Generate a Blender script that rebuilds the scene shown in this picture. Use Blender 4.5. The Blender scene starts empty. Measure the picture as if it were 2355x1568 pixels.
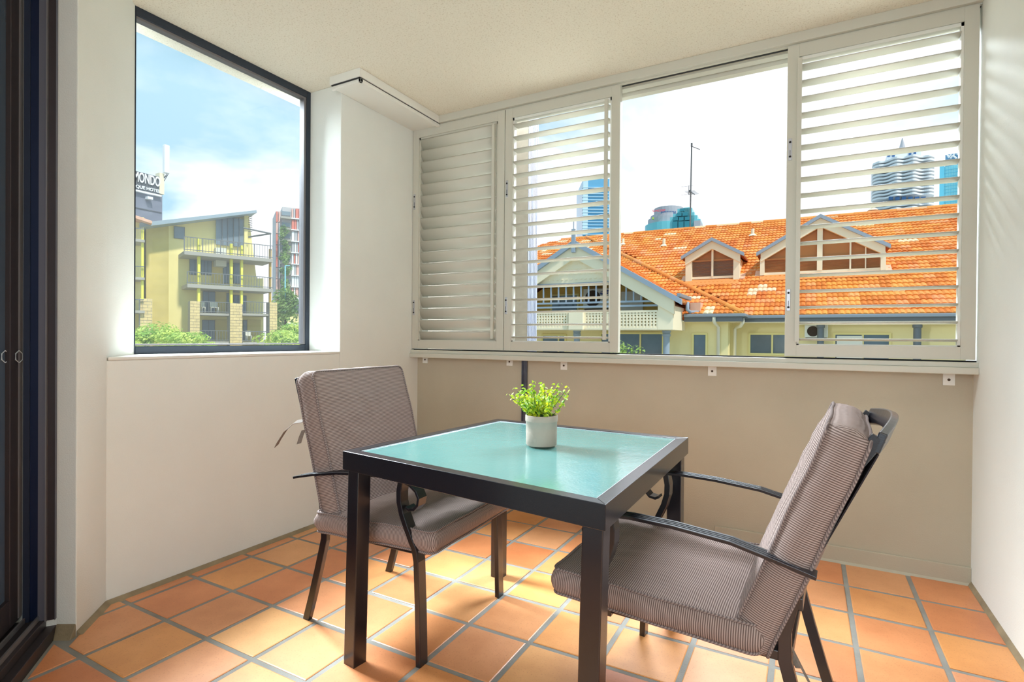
import bpy, math, random
from mathutils import Vector, Matrix, noise
random.seed(7)
PI = math.pi
SC = bpy.context.scene
COL = SC.collection
# ------------------------------------------------------------------ camera
F_PX = 1245.07
CAM = Vector((2.486, -3.1214, 1.10))
YAW, PITCH, ROLL = -0.5002, -0.0062, 0.0081
FW = Vector((math.sin(YAW)*math.cos(PITCH), math.cos(YAW)*math.cos(PITCH), math.sin(PITCH)))
_r0 = Vector((math.cos(YAW), -math.sin(YAW), 0)); _u0 = _r0.cross(FW)
RT = _r0*math.cos(ROLL)+_u0*math.sin(ROLL)
UP = _u0*math.cos(ROLL)-_r0*math.sin(ROLL)
cam = bpy.data.cameras.new('camera'); cam_o = bpy.data.objects.new('camera', cam); COL.objects.link(cam_o)
cam.lens = F_PX*36/2355; cam.sensor_width = 36; cam.clip_start = 0.02; cam.clip_end = 2000
m = Matrix((RT, UP, -FW)).transposed().to_4x4(); m.translation = CAM
cam_o.matrix_world = m
SC.camera = cam_o

def ray(x, y): return FW+RT*((x-1177.5)/F_PX)-UP*((y-784)/F_PX)
def bp(x, y, ax, v):
    d = ray(x, y); return CAM+d*((v-CAM[ax])/d[ax])

# ------------------------------------------------------------------ view
SC.view_settings.view_transform = 'Standard'; SC.view_settings.look = 'None'
SC.view_settings.gamma = 1; SC.view_settings.use_curve_mapping = False
SC.view_settings.exposure = 0.44

# ------------------------------------------------------------------ sky
w = bpy.data.worlds.new('sky'); SC.world = w; w.use_nodes = True
nt = w.node_tree; nt.nodes.clear()
def N(t, typ, **k):
    n = t.nodes.new(typ)
    for a, b in k.items():
        if a.startswith('i_'):
            n.inputs[a[2:].replace('_', ' ')].default_value = b
        else: setattr(n, a, b)
    return n
tc = N(nt, 'ShaderNodeTexCoord'); sep = N(nt, 'ShaderNodeSeparateXYZ'); nt.links.new(tc.outputs['Generated'], sep.inputs[0])
def M(t, op, a, b=None, c=None):
    n = t.nodes.new('ShaderNodeMath'); n.operation = op
    for i, v in enumerate((a, b, c)):
        if v is None: continue
        if isinstance(v, (int, float)): n.inputs[i].default_value = v
        else: t.links.new(v, n.inputs[i])
    return n.outputs[0]
zz = M(nt, 'ADD', M(nt, 'MAXIMUM', sep.outputs[2], 0.0), 0.22)
cmb = N(nt, 'ShaderNodeCombineXYZ')
nt.links.new(M(nt, 'DIVIDE', sep.outputs[0], zz), cmb.inputs[0]); nt.links.new(M(nt, 'DIVIDE', sep.outputs[1], zz), cmb.inputs[1])
no = N(nt, 'ShaderNodeTexNoise', i_Scale=1.15, i_Detail=7.0, i_Roughness=0.55, i_Distortion=0.3); nt.links.new(cmb.outputs[0], no.inputs['Vector'])
hz = M(nt, 'SUBTRACT', 1.0, M(nt, 'MULTIPLY', M(nt, 'MAXIMUM', sep.outputs[2], 0.0), 3.2)); hz = M(nt, 'MAXIMUM', hz, 0.0)
cov = M(nt, 'ADD', no.outputs['Fac'], M(nt, 'MULTIPLY', hz, 0.34))
cov = M(nt, 'ADD', cov, M(nt, 'MULTIPLY', M(nt, 'SUBTRACT', sep.outputs[1], 0.55), 0.5))
cr = N(nt, 'ShaderNodeValToRGB'); nt.links.new(cov, cr.inputs[0])
cr.color_ramp.elements[0].position = 0.50; cr.color_ramp.elements[0].color = (0, 0, 0, 1)
cr.color_ramp.elements[1].position = 0.70; cr.color_ramp.elements[1].color = (1, 1, 1, 1)
n2 = N(nt, 'ShaderNodeTexNoise', i_Scale=2.3, i_Detail=5.0); nt.links.new(cmb.outputs[0], n2.inputs['Vector'])
cl = N(nt, 'ShaderNodeMix', data_type='RGBA'); nt.links.new(n2.outputs['Fac'], cl.inputs['Factor'])
cl.inputs['A'].default_value = (0.68, 0.72, 0.78, 1); cl.inputs['B'].default_value = (1.05, 1.07, 1.1, 1)
mx = N(nt, 'ShaderNodeMix', data_type='RGBA'); nt.links.new(cr.outputs[0], mx.inputs['Factor'])
mx.inputs['A'].default_value = (0.33, 0.53, 0.65, 1); nt.links.new(cl.outputs['Result'], mx.inputs['B'])
gr = N(nt, 'ShaderNodeMix', data_type='RGBA'); nt.links.new(M(nt, 'LESS_THAN', sep.outputs[2], -0.02), gr.inputs['Factor'])
nt.links.new(mx.outputs['Result'], gr.inputs['A']); gr.inputs['B'].default_value = (0.45, 0.43, 0.40, 1)
bg = N(nt, 'ShaderNodeBackground', i_Strength=1.05); nt.links.new(gr.outputs['Result'], bg.inputs[0])
out = N(nt, 'ShaderNodeOutputWorld'); nt.links.new(bg.outputs[0], out.inputs[0])

# ------------------------------------------------------------------ sun and added fill lights
sun = bpy.data.lights.new('sun', 'SUN'); sun.energy = 2.3; sun.angle = 0.06; sun.color = (1, 0.96, 0.9)
so = bpy.data.objects.new('sun', sun); COL.objects.link(so)
so.rotation_euler = Vector((0.9, -0.36, 1.3)).to_track_quat('Z', 'Y').to_euler()   # high sun from the right
def area(name, loc, target, sx, sy, power, color):
    l = bpy.data.lights.new(name, 'AREA'); l.shape = 'RECTANGLE'; l.size = sx; l.size_y = sy; l.energy = power; l.color = color
    o = bpy.data.objects.new(name, l); COL.objects.link(o); o.location = loc
    o.rotation_euler = (Vector(loc)-Vector(target)).to_track_quat('Z', 'Y').to_euler(); return o
area('fill_behind_camera', (2.6, -4.6, 1.75), (1.2, -1.0, 1.3), 2.6, 1.6, 44, (0.90, 0.98, 1.06))  # unseen fill light added behind the camera to brighten the room
area('fill_over_opening', (1.7, 1.9, 4.3), (1.7, -1.7, 0.2), 3.2, 1.8, 590, (0.81, 0.93, 1.03))      # added area light outside, boosts the daylight through the opening
area('fill_over_window', (-2.7, -0.9, 4.2), (3.1, -1.6, 0.9), 1.8, 1.8, 1400, (0.82, 0.94, 1.03))     # added area light outside the fixed window, aimed at the right wall

# ------------------------------------------------------------------ mesh helpers
class MB:
    def __init__(s): s.v = []; s.f = []; s.mi = []; s.m = 0
    def add(s, vs, fs):
        b = len(s.v); s.v += [tuple(p) for p in vs]; s.f += [tuple(b+i for i in f) for f in fs]; s.mi += [s.m]*len(fs); return s
    def box(s, a, b):
        (x0, y0, z0), (x1, y1, z1) = [tuple(map(min, zip(a, b))), tuple(map(max, zip(a, b)))]
        return s.add([(x0,y0,z0),(x1,y0,z0),(x1,y1,z0),(x0,y1,z0),(x0,y0,z1),(x1,y0,z1),(x1,y1,z1),(x0,y1,z1)],
                     [(0,3,2,1),(4,5,6,7),(0,1,5,4),(1,2,6,5),(2,3,7,6),(3,0,4,7)])
    def obox(s, o, u, v, w):
        o, u, v, w = map(Vector, (o, u, v, w))
        P = [o, o+u, o+u+v, o+v, o+w, o+u+w, o+u+v+w, o+v+w]
        if u.cross(v).dot(w) < 0: return s.add(P, [tuple(reversed(f)) for f in [(0,3,2,1),(4,5,6,7),(0,1,5,4),(1,2,6,5),(2,3,7,6),(3,0,4,7)]])
        return s.add(P, [(0,3,2,1),(4,5,6,7),(0,1,5,4),(1,2,6,5),(2,3,7,6),(3,0,4,7)])
    def prism(s, poly, d):
        d = Vector(d); n = len(poly); P = [Vector(p) for p in poly]; Q = [p+d for p in P]
        nn = Vector((0,0,0))
        for i in range(n): nn += P[i].cross(P[(i+1) % n])
        fs = [tuple(reversed(range(n))), tuple(range(n, 2*n))]+[(i, (i+1) % n, n+(i+1) % n, n+i) for i in range(n)]
        if nn.dot(d) < 0: fs = [tuple(reversed(f)) for f in fs]
        return s.add(P+Q, fs)
    def tube(s, path, r, n=8, closed=False, up=(0, 0, 1)):
        path = [Vector(p) for p in path]; K = len(path); rr = r if isinstance(r, (list, tuple)) else [r]*K
        vs = []; fs = []
        for i, p in enumerate(path):
            a = path[(i-1) % K] if (closed or i > 0) else p; b = path[(i+1) % K] if (closed or i < K-1) else p
            t = (b-a).normalized(); u = Vector(up)
            if abs(t.dot(u)) > 0.95: u = Vector((1, 0, 0))
            e1 = t.cross(u).normalized(); e2 = e1.cross(t)
            for j in range(n):
                q = 2*PI*j/n; vs.append(p+(e1*math.cos(q)+e2*math.sin(q))*rr[i])
        for i in range(K if closed else K-1):
            for j in range(n):
                a = i*n+j; b = i*n+(j+1) % n; c = ((i+1) % K)*n+(j+1) % n; d = ((i+1) % K)*n+j
                fs.append((a, d, c, b))
        if not closed: fs += [tuple(range(n)), tuple(reversed(range((K-1)*n, K*n)))]
        return s.add(vs, fs)
    def bar(s, path, wdir, wid, th):      # rectangular bar swept along path; wdir = width direction
        path = [Vector(p) for p in path]; K = len(path); W = Vector(wdir).normalized(); vs = []; fs = []
        for i, p in enumerate(path):
            t = (path[min(i+1, K-1)]-path[max(i-1, 0)]).normalized(); nrm = W.cross(t).normalized()
            for a, b in ((-1, -1), (1, -1), (1, 1), (-1, 1)): vs.append(p+W*(a*wid/2)+nrm*(b*th/2))
        for i in range(K-1):
            for j in range(4): fs.append((i*4+j, i*4+(j+1) % 4, i*4+4+(j+1) % 4, i*4+4+j))
        fs += [(3, 2, 1, 0), (K*4-4, K*4-3, K*4-2, K*4-1)]
        return s.add(vs, fs)
    def lathe(s, c, prof, n=32):
        c = Vector(c); vs = []; fs = []; K = len(prof)
        for r, z in prof:
            for j in range(n): vs.append(c+Vector((r*math.cos(2*PI*j/n), r*math.sin(2*PI*j/n), z)))
        for i in range(K-1):
            for j in range(n): fs.append((i*n+j, i*n+(j+1) % n, (i+1)*n+(j+1) % n, (i+1)*n+j))
        return s.add(vs, fs)
    def build(s, name, mat, parent=None, smooth=False, bevel=0, label=None, kind=None, seg=2):
        me = bpy.data.meshes.new(name)
        off = Vector((0, 0, 0)); q = parent
        while q is not None: off = off+q.location; q = q.parent
        me.from_pydata([tuple(Vector(p)-off) for p in s.v], [], s.f)
        for mm in (mat if isinstance(mat, (list, tuple)) else [mat]): me.materials.append(mm)
        if any(s.mi): me.polygons.foreach_set('material_index', s.mi)
        if smooth: me.polygons.foreach_set('use_smooth', [True]*len(s.f))
        me.update()
        o = bpy.data.objects.new(name, me); COL.objects.link(o)
        if parent is not None: o.parent = parent
        if bevel:
            b = o.modifiers.new('bevel', 'BEVEL'); b.width = bevel; b.segments = seg; b.limit_method = 'ANGLE'; b.angle_limit = math.radians(40)
        if label: o['label'] = label
        if kind: o['kind'] = kind
        return o
def thing(name, loc, label, cat, group=None, kind=None):
    o = bpy.data.objects.new(name, None); COL.objects.link(o); o.location = loc; o.empty_display_size = 0.1
    if label: o['label'] = label
    if cat: o['category'] = cat
    if group: o['group'] = group
    if kind: o['kind'] = kind
    return o
def tag(o, label, cat, group=None, kind=None):
    o['label'] = label; o['category'] = cat
    if group: o['group'] = group
    if kind: o['kind'] = kind
    return o
def struct(o, label=None):
    o['kind'] = 'structure'
    if label: o['label'] = label
    return o
def dup(o, parent=None, root=None):
    c = o.copy(); COL.objects.link(c)
    if parent is not None: c.parent = parent
    for ch in list(o.children): dup(ch, c)
    return c

# ------------------------------------------------------------------ materials
def srgb(r, g, b):
    f = lambda c: (c/255/12.92 if c <= 10 else ((c/255+0.055)/1.055)**2.4)
    return (f(r), f(g), f(b), 1)
def mat(name, col, rough=0.6, metal=0, noise_amt=0.0, noise_scale=8.0, bump=0.0, bump_scale=60.0, spec=0.5, coords='Object', detail=4.0, trans=0, ior=1.45):
    mt = bpy.data.materials.new(name); mt.use_nodes = True; t = mt.node_tree
    p = t.nodes['Principled BSDF']; c = tuple(col[:3])+(1,)
    p.inputs['Base Color'].default_value = c; p.inputs['Roughness'].default_value = rough; p.inputs['Metallic'].default_value = metal
    p.inputs['Specular IOR Level'].default_value = spec; p.inputs['IOR'].default_value = ior; p.inputs['Transmission Weight'].default_value = trans
    tcn = N(t, 'ShaderNodeTexCoord')
    if noise_amt:
        n = N(t, 'ShaderNodeTexNoise', i_Scale=noise_scale, i_Detail=detail); t.links.new(tcn.outputs[coords], n.inputs['Vector'])
        r = N(t, 'ShaderNodeValToRGB'); t.links.new(n.outputs['Fac'], r.inputs[0])
        r.color_ramp.elements[0].position = 0.3; r.color_ramp.elements[1].position = 0.7
        r.color_ramp.elements[0].color = tuple(x*(1-noise_amt) for x in c[:3])+(1,)
        r.color_ramp.elements[1].color = tuple(min(1, x*(1+noise_amt)) for x in c[:3])+(1,)
        t.links.new(r.outputs[0], p.inputs['Base Color'])
    if bump:
        n = N(t, 'ShaderNodeTexNoise', i_Scale=bump_scale, i_Detail=3.0); t.links.new(tcn.outputs[coords], n.inputs['Vector'])
        b = N(t, 'ShaderNodeBump', i_Strength=bump, i_Distance=0.003); t.links.new(n.outputs['Fac'], b.inputs['Height']); t.links.new(b.outputs[0], p.inputs['Normal'])
    return mt
MT = {}
MT['wall'] = mat('wall_paint', srgb(238, 238, 231), 0.75, noise_amt=0.035, noise_scale=1.7, bump=0.35, bump_scale=220)
MT['wallback'] = mat('wall_render', srgb(192, 183, 162), 0.8, noise_amt=0.05, noise_scale=2.6, bump=0.35, bump_scale=160)
MT['white'] = mat('white_paint', srgb(238, 235, 226), 0.5)
MT['shutter'] = mat('shutter_powdercoat', srgb(208, 204, 190), 0.38, noise_amt=0.015, noise_scale=3)
MT['dark_gap'] = mat('dark_rubber', srgb(48, 46, 46), 0.8)
MT['alu'] = mat('window_aluminium', srgb(52, 60, 72), 0.4, metal=0.3)
MT['alu2'] = mat('door_aluminium', srgb(64, 56, 58), 0.42, metal=0.4, noise_amt=0.06, noise_scale=5)
MT['alu3'] = mat('door_aluminium_worn', srgb(128, 124, 126), 0.45, metal=0.4, noise_amt=0.06, noise_scale=5)
MT['cement'] = mat('cement', srgb(150, 132, 104), 0.9, noise_amt=0.2, noise_scale=14, bump=0.6, bump_scale=90)
MT['grout'] = mat('grout', srgb(146, 142, 134), 0.9, noise_amt=0.14, noise_scale=9, bump=0.5, bump_scale=200)
MT['metal'] = mat('black_powdercoat', srgb(14, 12, 22), 0.30, metal=0.0, bump=0.12, bump_scale=350, spec=0.6)
_p = MT['metal'].node_tree.nodes['Principled BSDF']; _p.inputs['Coat Weight'].default_value = 0.4; _p.inputs['Coat Roughness'].default_value = 0.18; _p.inputs['Coat IOR'].default_value = 1.7
MT['steel'] = mat('steel', srgb(190, 190, 194), 0.35, metal=0.5)
MT['iron'] = mat('galvanised_channel', srgb(96, 98, 110), 0.35, metal=0.6, noise_amt=0.25, noise_scale=14)
MT['pot'] = mat('pot_fabric', srgb(178, 162, 148), 0.85, noise_amt=0.03, noise_scale=14, bump=0.25, bump_scale=120)
MT['soil'] = mat('soil', srgb(70, 62, 40), 0.95, noise_amt=0.3, noise_scale=60)
MT['stem'] = mat('stem_green', srgb(56, 100, 40), 0.6)
MT['tie'] = mat('tie_fabric', srgb(128, 116, 106), 0.9, noise_amt=0.15, noise_scale=200)
MT['sling'] = mat('sling_mesh', srgb(44, 38, 42), 0.8)
MT['hex_pale'] = mat('outline_pale', srgb(205, 214, 220), 0.5)

# ceiling: sprayed vermiculite
def ceiling_mat():
    mt = mat('ceiling_spray', srgb(236, 226, 208), 0.9); t = mt.node_tree; p = t.nodes['Principled BSDF']
    tcn = N(t, 'ShaderNodeTexCoord')
    v = N(t, 'ShaderNodeTexNoise', i_Scale=120.0, i_Detail=3.0, i_Roughness=0.7); t.links.new(tcn.outputs['Object'], v.inputs['Vector'])
    r = N(t, 'ShaderNodeValToRGB'); t.links.new(v.outputs['Fac'], r.inputs[0])
    r.color_ramp.elements[0].position = 0.33; r.color_ramp.elements[0].color = srgb(218, 204, 180)
    r.color_ramp.elements[1].position = 0.46; r.color_ramp.elements[1].color = srgb(240, 231, 212)
    t.links.new(r.outputs[0], p.inputs['Base Color'])
    b = N(t, 'ShaderNodeBump', i_Strength=0.6, i_Distance=0.006); t.links.new(v.outputs['Fac'], b.inputs['Height']); t.links.new(b.outputs[0], p.inputs['Normal'])
    return mt
MT['ceiling'] = ceiling_mat()

# terracotta floor tile, tint by object
def tile_mat():
    mt = mat('terracotta', (0.6, 0.3, 0.12), 0.36, spec=0.7); t = mt.node_tree; p = t.nodes['Principled BSDF']
    oi = N(t, 'ShaderNodeObjectInfo'); r = N(t, 'ShaderNodeValToRGB'); t.links.new(oi.outputs['Random'], r.inputs[0])
    e = r.color_ramp.elements; e[0].position = 0.0; e[0].color = srgb(222, 136, 84)
    e[1].position = 1.0; e[1].color = srgb(240, 178, 112)
    for pos, c in ((0.25, (232, 154, 102)), (0.5, (238, 166, 96)), (0.75, (230, 158, 116))):
        q = e.new(pos); q.color = srgb(*c)
    geo = N(t, 'ShaderNodeNewGeometry')
    n = N(t, 'ShaderNodeTexNoise', i_Scale=3.5, i_Detail=6.0, i_Roughness=0.6); t.links.new(geo.outputs['Position'], n.inputs['Vector'])
    mxn = N(t, 'ShaderNodeMix', data_type='RGBA', blend_type='MULTIPLY'); mxn.inputs['Factor'].default_value = 1
    rr = N(t, 'ShaderNodeValToRGB'); t.links.new(n.outputs['Fac'], rr.inputs[0])
    rr.color_ramp.elements[0].position = 0.3; rr.color_ramp.elements[0].color = (0.80, 0.72, 0.66, 1)
    rr.color_ramp.elements[1].position = 0.65; rr.color_ramp.elements[1].color = (1.0, 1.0, 1.0, 1)
    t.links.new(r.outputs[0], mxn.inputs['A']); t.links.new(rr.outputs[0], mxn.inputs['B'])
    n3 = N(t, 'ShaderNodeTexNoise', i_Scale=170.0, i_Detail=2.0); t.links.new(geo.outputs['Position'], n3.inputs['Vector'])
    r3 = N(t, 'ShaderNodeValToRGB'); t.links.new(n3.outputs['Fac'], r3.inputs[0])
    r3.color_ramp.elements[0].position = 0.30; r3.color_ramp.elements[0].color = (0.75, 0.66, 0.6, 1)
    r3.color_ramp.elements[1].position = 0.40; r3.color_ramp.elements[1].color = (1, 1, 1, 1)
    m2 = N(t, 'ShaderNodeMix', data_type='RGBA', blend_type='MULTIPLY'); m2.inputs['Factor'].default_value = 0.6
    t.links.new(mxn.outputs['Result'], m2.inputs['A']); t.links.new(r3.outputs[0], m2.inputs['B'])
    t.links.new(m2.outputs['Result'], p.inputs['Base Color'])
    b = N(t, 'ShaderNodeBump', i_Strength=0.15, i_Distance=0.004); t.links.new(n.outputs['Fac'], b.inputs['Height']); t.links.new(b.outputs[0], p.inputs['Normal'])
    return mt
MT['tile'] = tile_mat()

def fabric_mat(name='cushion_stripe'):
    mt = mat(name, (0.2, 0.17, 0.16), 0.9, spec=0.15); t = mt.node_tree; p = t.nodes['Principled BSDF']
    tcn = N(t, 'ShaderNodeTexCoord')
    wv = N(t, 'ShaderNodeTexWave', wave_type='BANDS', bands_direction='X', i_Scale=57.0, i_Distortion=0.0); t.links.new(tcn.outputs['Object'], wv.inputs['Vector'])
    wy = N(t, 'ShaderNodeTexWave', wave_type='BANDS', bands_direction='Y', i_Scale=57.0, i_Distortion=0.0); t.links.new(tcn.outputs['Object'], wy.inputs['Vector'])
    sn = N(t, 'ShaderNodeSeparateXYZ'); t.links.new(tcn.outputs['Normal'], sn.inputs[0])
    endf = M(t, 'GREATER_THAN', M(t, 'ABSOLUTE', sn.outputs[0]), 0.72)
    mf = N(t, 'ShaderNodeMix', data_type='FLOAT'); t.links.new(endf, mf.inputs['Factor']); t.links.new(wv.outputs['Fac'], mf.inputs['A']); t.links.new(wy.outputs['Fac'], mf.inputs['B'])
    r = N(t, 'ShaderNodeValToRGB'); t.links.new(mf.outputs['Result'], r.inputs[0])
    r.color_ramp.elements[0].position = 0.25; r.color_ramp.elements[0].color = srgb(110, 92, 86)
    r.color_ramp.elements[1].position = 0.75; r.color_ramp.elements[1].color = srgb(176, 156, 148)
    t.links.new(r.outputs[0], p.inputs['Base Color'])
    b = N(t, 'ShaderNodeBump', i_Strength=0.5, i_Distance=0.0015); t.links.new(wv.outputs['Fac'], b.inputs['Height']); t.links.new(b.outputs[0], p.inputs['Normal'])
    return mt
MT['fabric'] = fabric_mat()
def piping_mat():
    mt = mat('cushion_piping', (0.2, 0.17, 0.16), 0.9, spec=0.15); t = mt.node_tree; p = t.nodes['Principled BSDF']
    tcn = N(t, 'ShaderNodeTexCoord')
    wv = N(t, 'ShaderNodeTexWave', wave_type='BANDS', bands_direction='DIAGONAL', i_Scale=70.0); t.links.new(tcn.outputs['Object'], wv.inputs['Vector'])
    r = N(t, 'ShaderNodeValToRGB'); t.links.new(wv.outputs['Fac'], r.inputs[0])
    r.color_ramp.elements[0].color = srgb(104, 90, 88); r.color_ramp.elements[1].color = srgb(158, 142, 136)
    t.links.new(r.outputs[0], p.inputs['Base Color']); return mt
MT['piping'] = piping_mat()

def glass_top_mat():
    mt = bpy.data.materials.new('frosted_glass'); mt.use_nodes = True; t = mt.node_tree; p = t.nodes['Principled BSDF']
    p.inputs['Base Color'].default_value = srgb(112, 172, 168); p.inputs['Roughness'].default_value = 0.07
    p.inputs['Specular IOR Level'].default_value = 0.75; p.inputs['Coat Weight'].default_value = 1.0; p.inputs['Coat Roughness'].default_value = 0.02; p.inputs['Coat IOR'].default_value = 1.9
    tr = N(t, 'ShaderNodeBsdfTranslucent'); tr.inputs[0].default_value = srgb(190, 236, 228)
    mix = N(t, 'ShaderNodeMixShader'); mix.inputs[0].default_value = 0.15
    t.links.new(p.outputs[0], mix.inputs[1]); t.links.new(tr.outputs[0], mix.inputs[2]); t.links.new(mix.outputs[0], t.nodes['Material Output'].inputs[0])
    tcn = N(t, 'ShaderNodeTexCoord'); n = N(t, 'ShaderNodeTexNoise', i_Scale=130.0, i_Detail=2.0, i_Distortion=0.6); t.links.new(tcn.outputs['Object'], n.inputs['Vector'])
    n2 = N(t, 'ShaderNodeTexNoise', i_Scale=14.0, i_Detail=2.0); t.links.new(tcn.outputs['Object'], n2.inputs['Vector'])
    ad = M(t, 'ADD', n.outputs['Fac'], M(t, 'MULTIPLY', n2.outputs['Fac'], 1.6))
    b = N(t, 'ShaderNodeBump', i_Strength=0.13, i_Distance=0.003); t.links.new(ad, b.inputs['Height']); t.links.new(b.outputs[0], p.inputs['Normal']); t.links.new(b.outputs[0], p.inputs['Coat Normal']); t.links.new(b.outputs[0], tr.inputs['Normal'])
    return mt
MT['tglass'] = glass_top_mat()
def pane_mat(name, tint, refl, dust=0.0):
    mt = bpy.data.materials.new(name); mt.use_nodes = True; t = mt.node_tree; t.nodes.remove(t.nodes['Principled BSDF'])
    tr = N(t, 'ShaderNodeBsdfTransparent'); tr.inputs[0].default_value = tint
    gl = N(t, 'ShaderNodeBsdfGlossy'); gl.inputs['Roughness'].default_value = 0.02
    fr = N(t, 'ShaderNodeFresnel'); fr.inputs[0].default_value = refl
    mix = N(t, 'ShaderNodeMixShader'); geo = N(t, 'ShaderNodeNewGeometry'); t.links.new(M(t, 'MULTIPLY', fr.outputs[0], M(t, 'SUBTRACT', 1.0, geo.outputs['Backfacing'])), mix.inputs[0]); t.links.new(tr.outputs[0], mix.inputs[1]); t.links.new(gl.outputs[0], mix.inputs[2])
    if dust:
        tl = N(t, 'ShaderNodeBsdfTranslucent'); tl.inputs[0].default_value = (1, 1, 1, 1); m2 = N(t, 'ShaderNodeMixShader'); m2.inputs[0].default_value = dust  # white translucent veil mixed in to imitate glare haze on the glass
        t.links.new(mix.outputs[0], m2.inputs[1]); t.links.new(tl.outputs[0], m2.inputs[2]); mix = m2
    t.links.new(mix.outputs[0], t.nodes['Material Output'].inputs[0]); return mt
MT['pane'] = pane_mat('window_pane', (0.97, 0.98, 0.98, 1), 1.35)
MT['hazed'] = pane_mat('hazed_pane', (0.97, 0.98, 0.98, 1), 1.35, 0.006)  # pane with the glare haze put into its material
MT['dpane'] = mat('door_glass', srgb(70, 84, 100), 0.08, spec=1.0)
def leaf_mat(name, a, b, tr=0.3):
    mt = bpy.data.materials.new(name); mt.use_nodes = True; t = mt.node_tree; p = t.nodes['Principled BSDF']; p.inputs['Roughness'].default_value = 0.5
    geo = N(t, 'ShaderNodeNewGeometry'); n = N(t, 'ShaderNodeTexNoise', i_Scale=a[3] if len(a) > 3 else 30.0, i_Detail=2.0); t.links.new(geo.outputs['Position'], n.inputs['Vector'])
    r = N(t, 'ShaderNodeValToRGB'); t.links.new(n.outputs['Fac'], r.inputs[0]); r.color_ramp.elements[0].position = 0.35; r.color_ramp.elements[1].position = 0.62
    r.color_ramp.elements[0].color = srgb(*a[:3]); r.color_ramp.elements[1].color = srgb(*b[:3]); t.links.new(r.outputs[0], p.inputs['Base Color'])
    tl = N(t, 'ShaderNodeBsdfTranslucent'); t.links.new(r.outputs[0], tl.inputs[0]); mix = N(t, 'ShaderNodeMixShader'); mix.inputs[0].default_value = tr
    t.links.new(p.outputs[0], mix.inputs[1]); t.links.new(tl.outputs[0], mix.inputs[2]); t.links.new(mix.outputs[0], t.nodes['Material Output'].inputs[0]); return mt
MT['leaf'] = leaf_mat('potted_leaf', (120, 176, 52, 60.0), (222, 226, 44))
MT['shrub'] = leaf_mat('shrub_leaf', (150, 196, 84, 1.2), (226, 240, 120))
MT['tree'] = leaf_mat('tree_leaf', (84, 124, 64, 0.6), (168, 196, 110))

def rooftile_mat():
    mt = mat('roof_terracotta', (0.7, 0.25, 0.07), 0.7); t = mt.node_tree; p = t.nodes['Principled BSDF']
    at = N(t, 'ShaderNodeAttribute'); at.attribute_name = 'tint'
    r = N(t, 'ShaderNodeValToRGB'); t.links.new(at.outputs['Fac'], r.inputs[0]); e = r.color_ramp.elements
    e[0].position = 0; e[0].color = srgb(214, 120, 50); e[1].position = 1; e[1].color = srgb(250, 226, 180)
    for pos, c in ((0.3, (234, 142, 62)), (0.6, (242, 162, 76)), (0.85, (240, 162, 106)), (0.9, (250, 224, 178))):
        q = e.new(pos); q.color = srgb(*c)
    geo = N(t, 'ShaderNodeNewGeometry'); n = N(t, 'ShaderNodeTexNoise', i_Scale=0.45, i_Detail=5.0); t.links.new(geo.outputs['Position'], n.inputs['Vector'])
    rr = N(t, 'ShaderNodeValToRGB'); t.links.new(n.outputs['Fac'], rr.inputs[0]); rr.color_ramp.elements[0].position = 0.35; rr.color_ramp.elements[1].position = 0.65
    rr.color_ramp.elements[0].color = (0.97, 0.88, 0.95, 1); rr.color_ramp.elements[1].color = (1, 1.06, 1, 1)
    mm = N(t, 'ShaderNodeMix', data_type='RGBA', blend_type='MULTIPLY'); mm.inputs['Factor'].default_value = 1
    t.links.new(r.outputs[0], mm.inputs['A']); t.links.new(rr.outputs[0], mm.inputs['B']); t.links.new(mm.outputs['Result'], p.inputs['Base Color'])
    return mt
MT['rooftile'] = rooftile_mat()
MT['rooffelt'] = mat('roof_felt', srgb(170, 84, 40), 0.9)
MT['cream'] = mat('cream_render', srgb(250, 236, 204), 0.8, noise_amt=0.03, noise_scale=0.8)
MT['creamy'] = mat('yellow_cream_render', srgb(242, 226, 168), 0.8, noise_amt=0.05, noise_scale=0.7)
MT['yframe'] = mat('yellow_frame', srgb(238, 222, 150), 0.6)
MT['gutter'] = mat('gutter_steel', srgb(140, 148, 156), 0.5)
MT['fascia'] = mat('fascia_grey', srgb(112, 116, 118), 0.6)
MT['bluegrey'] = mat('verge_bluegrey', srgb(156, 170, 184), 0.6)
MT['pipe'] = mat('downpipe_cream', srgb(240, 232, 206), 0.5)
MT['winglass'] = mat('far_window_glass', srgb(96, 110, 118), 0.08, spec=0.9, noise_amt=0.25, noise_scale=0.8)
MT['blind'] = mat('timber_blind', srgb(206, 132, 66), 0.7)
MT['blindg'] = mat('grey_blind', srgb(158, 128, 108), 0.6)
MT['tan'] = mat('tan_wall', srgb(196, 160, 70), 0.8)
MT['ochre'] = mat('ochre_recess', srgb(226, 192, 104), 0.8)
MT['acwhite'] = mat('unit_white', srgb(232, 230, 216), 0.6)
MT['fan'] = mat('fan_dark', srgb(74, 58, 44), 0.7)
MT['navy'] = mat('navy_print', srgb(40, 64, 140), 0.5)
MT['patch'] = mat('pale_mortar', srgb(236, 186, 158), 0.9, noise_amt=0.1, noise_scale=3)

# ================================================================== ROOM SHELL
W, H = 3.139, 2.626
struct_root = None
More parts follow.
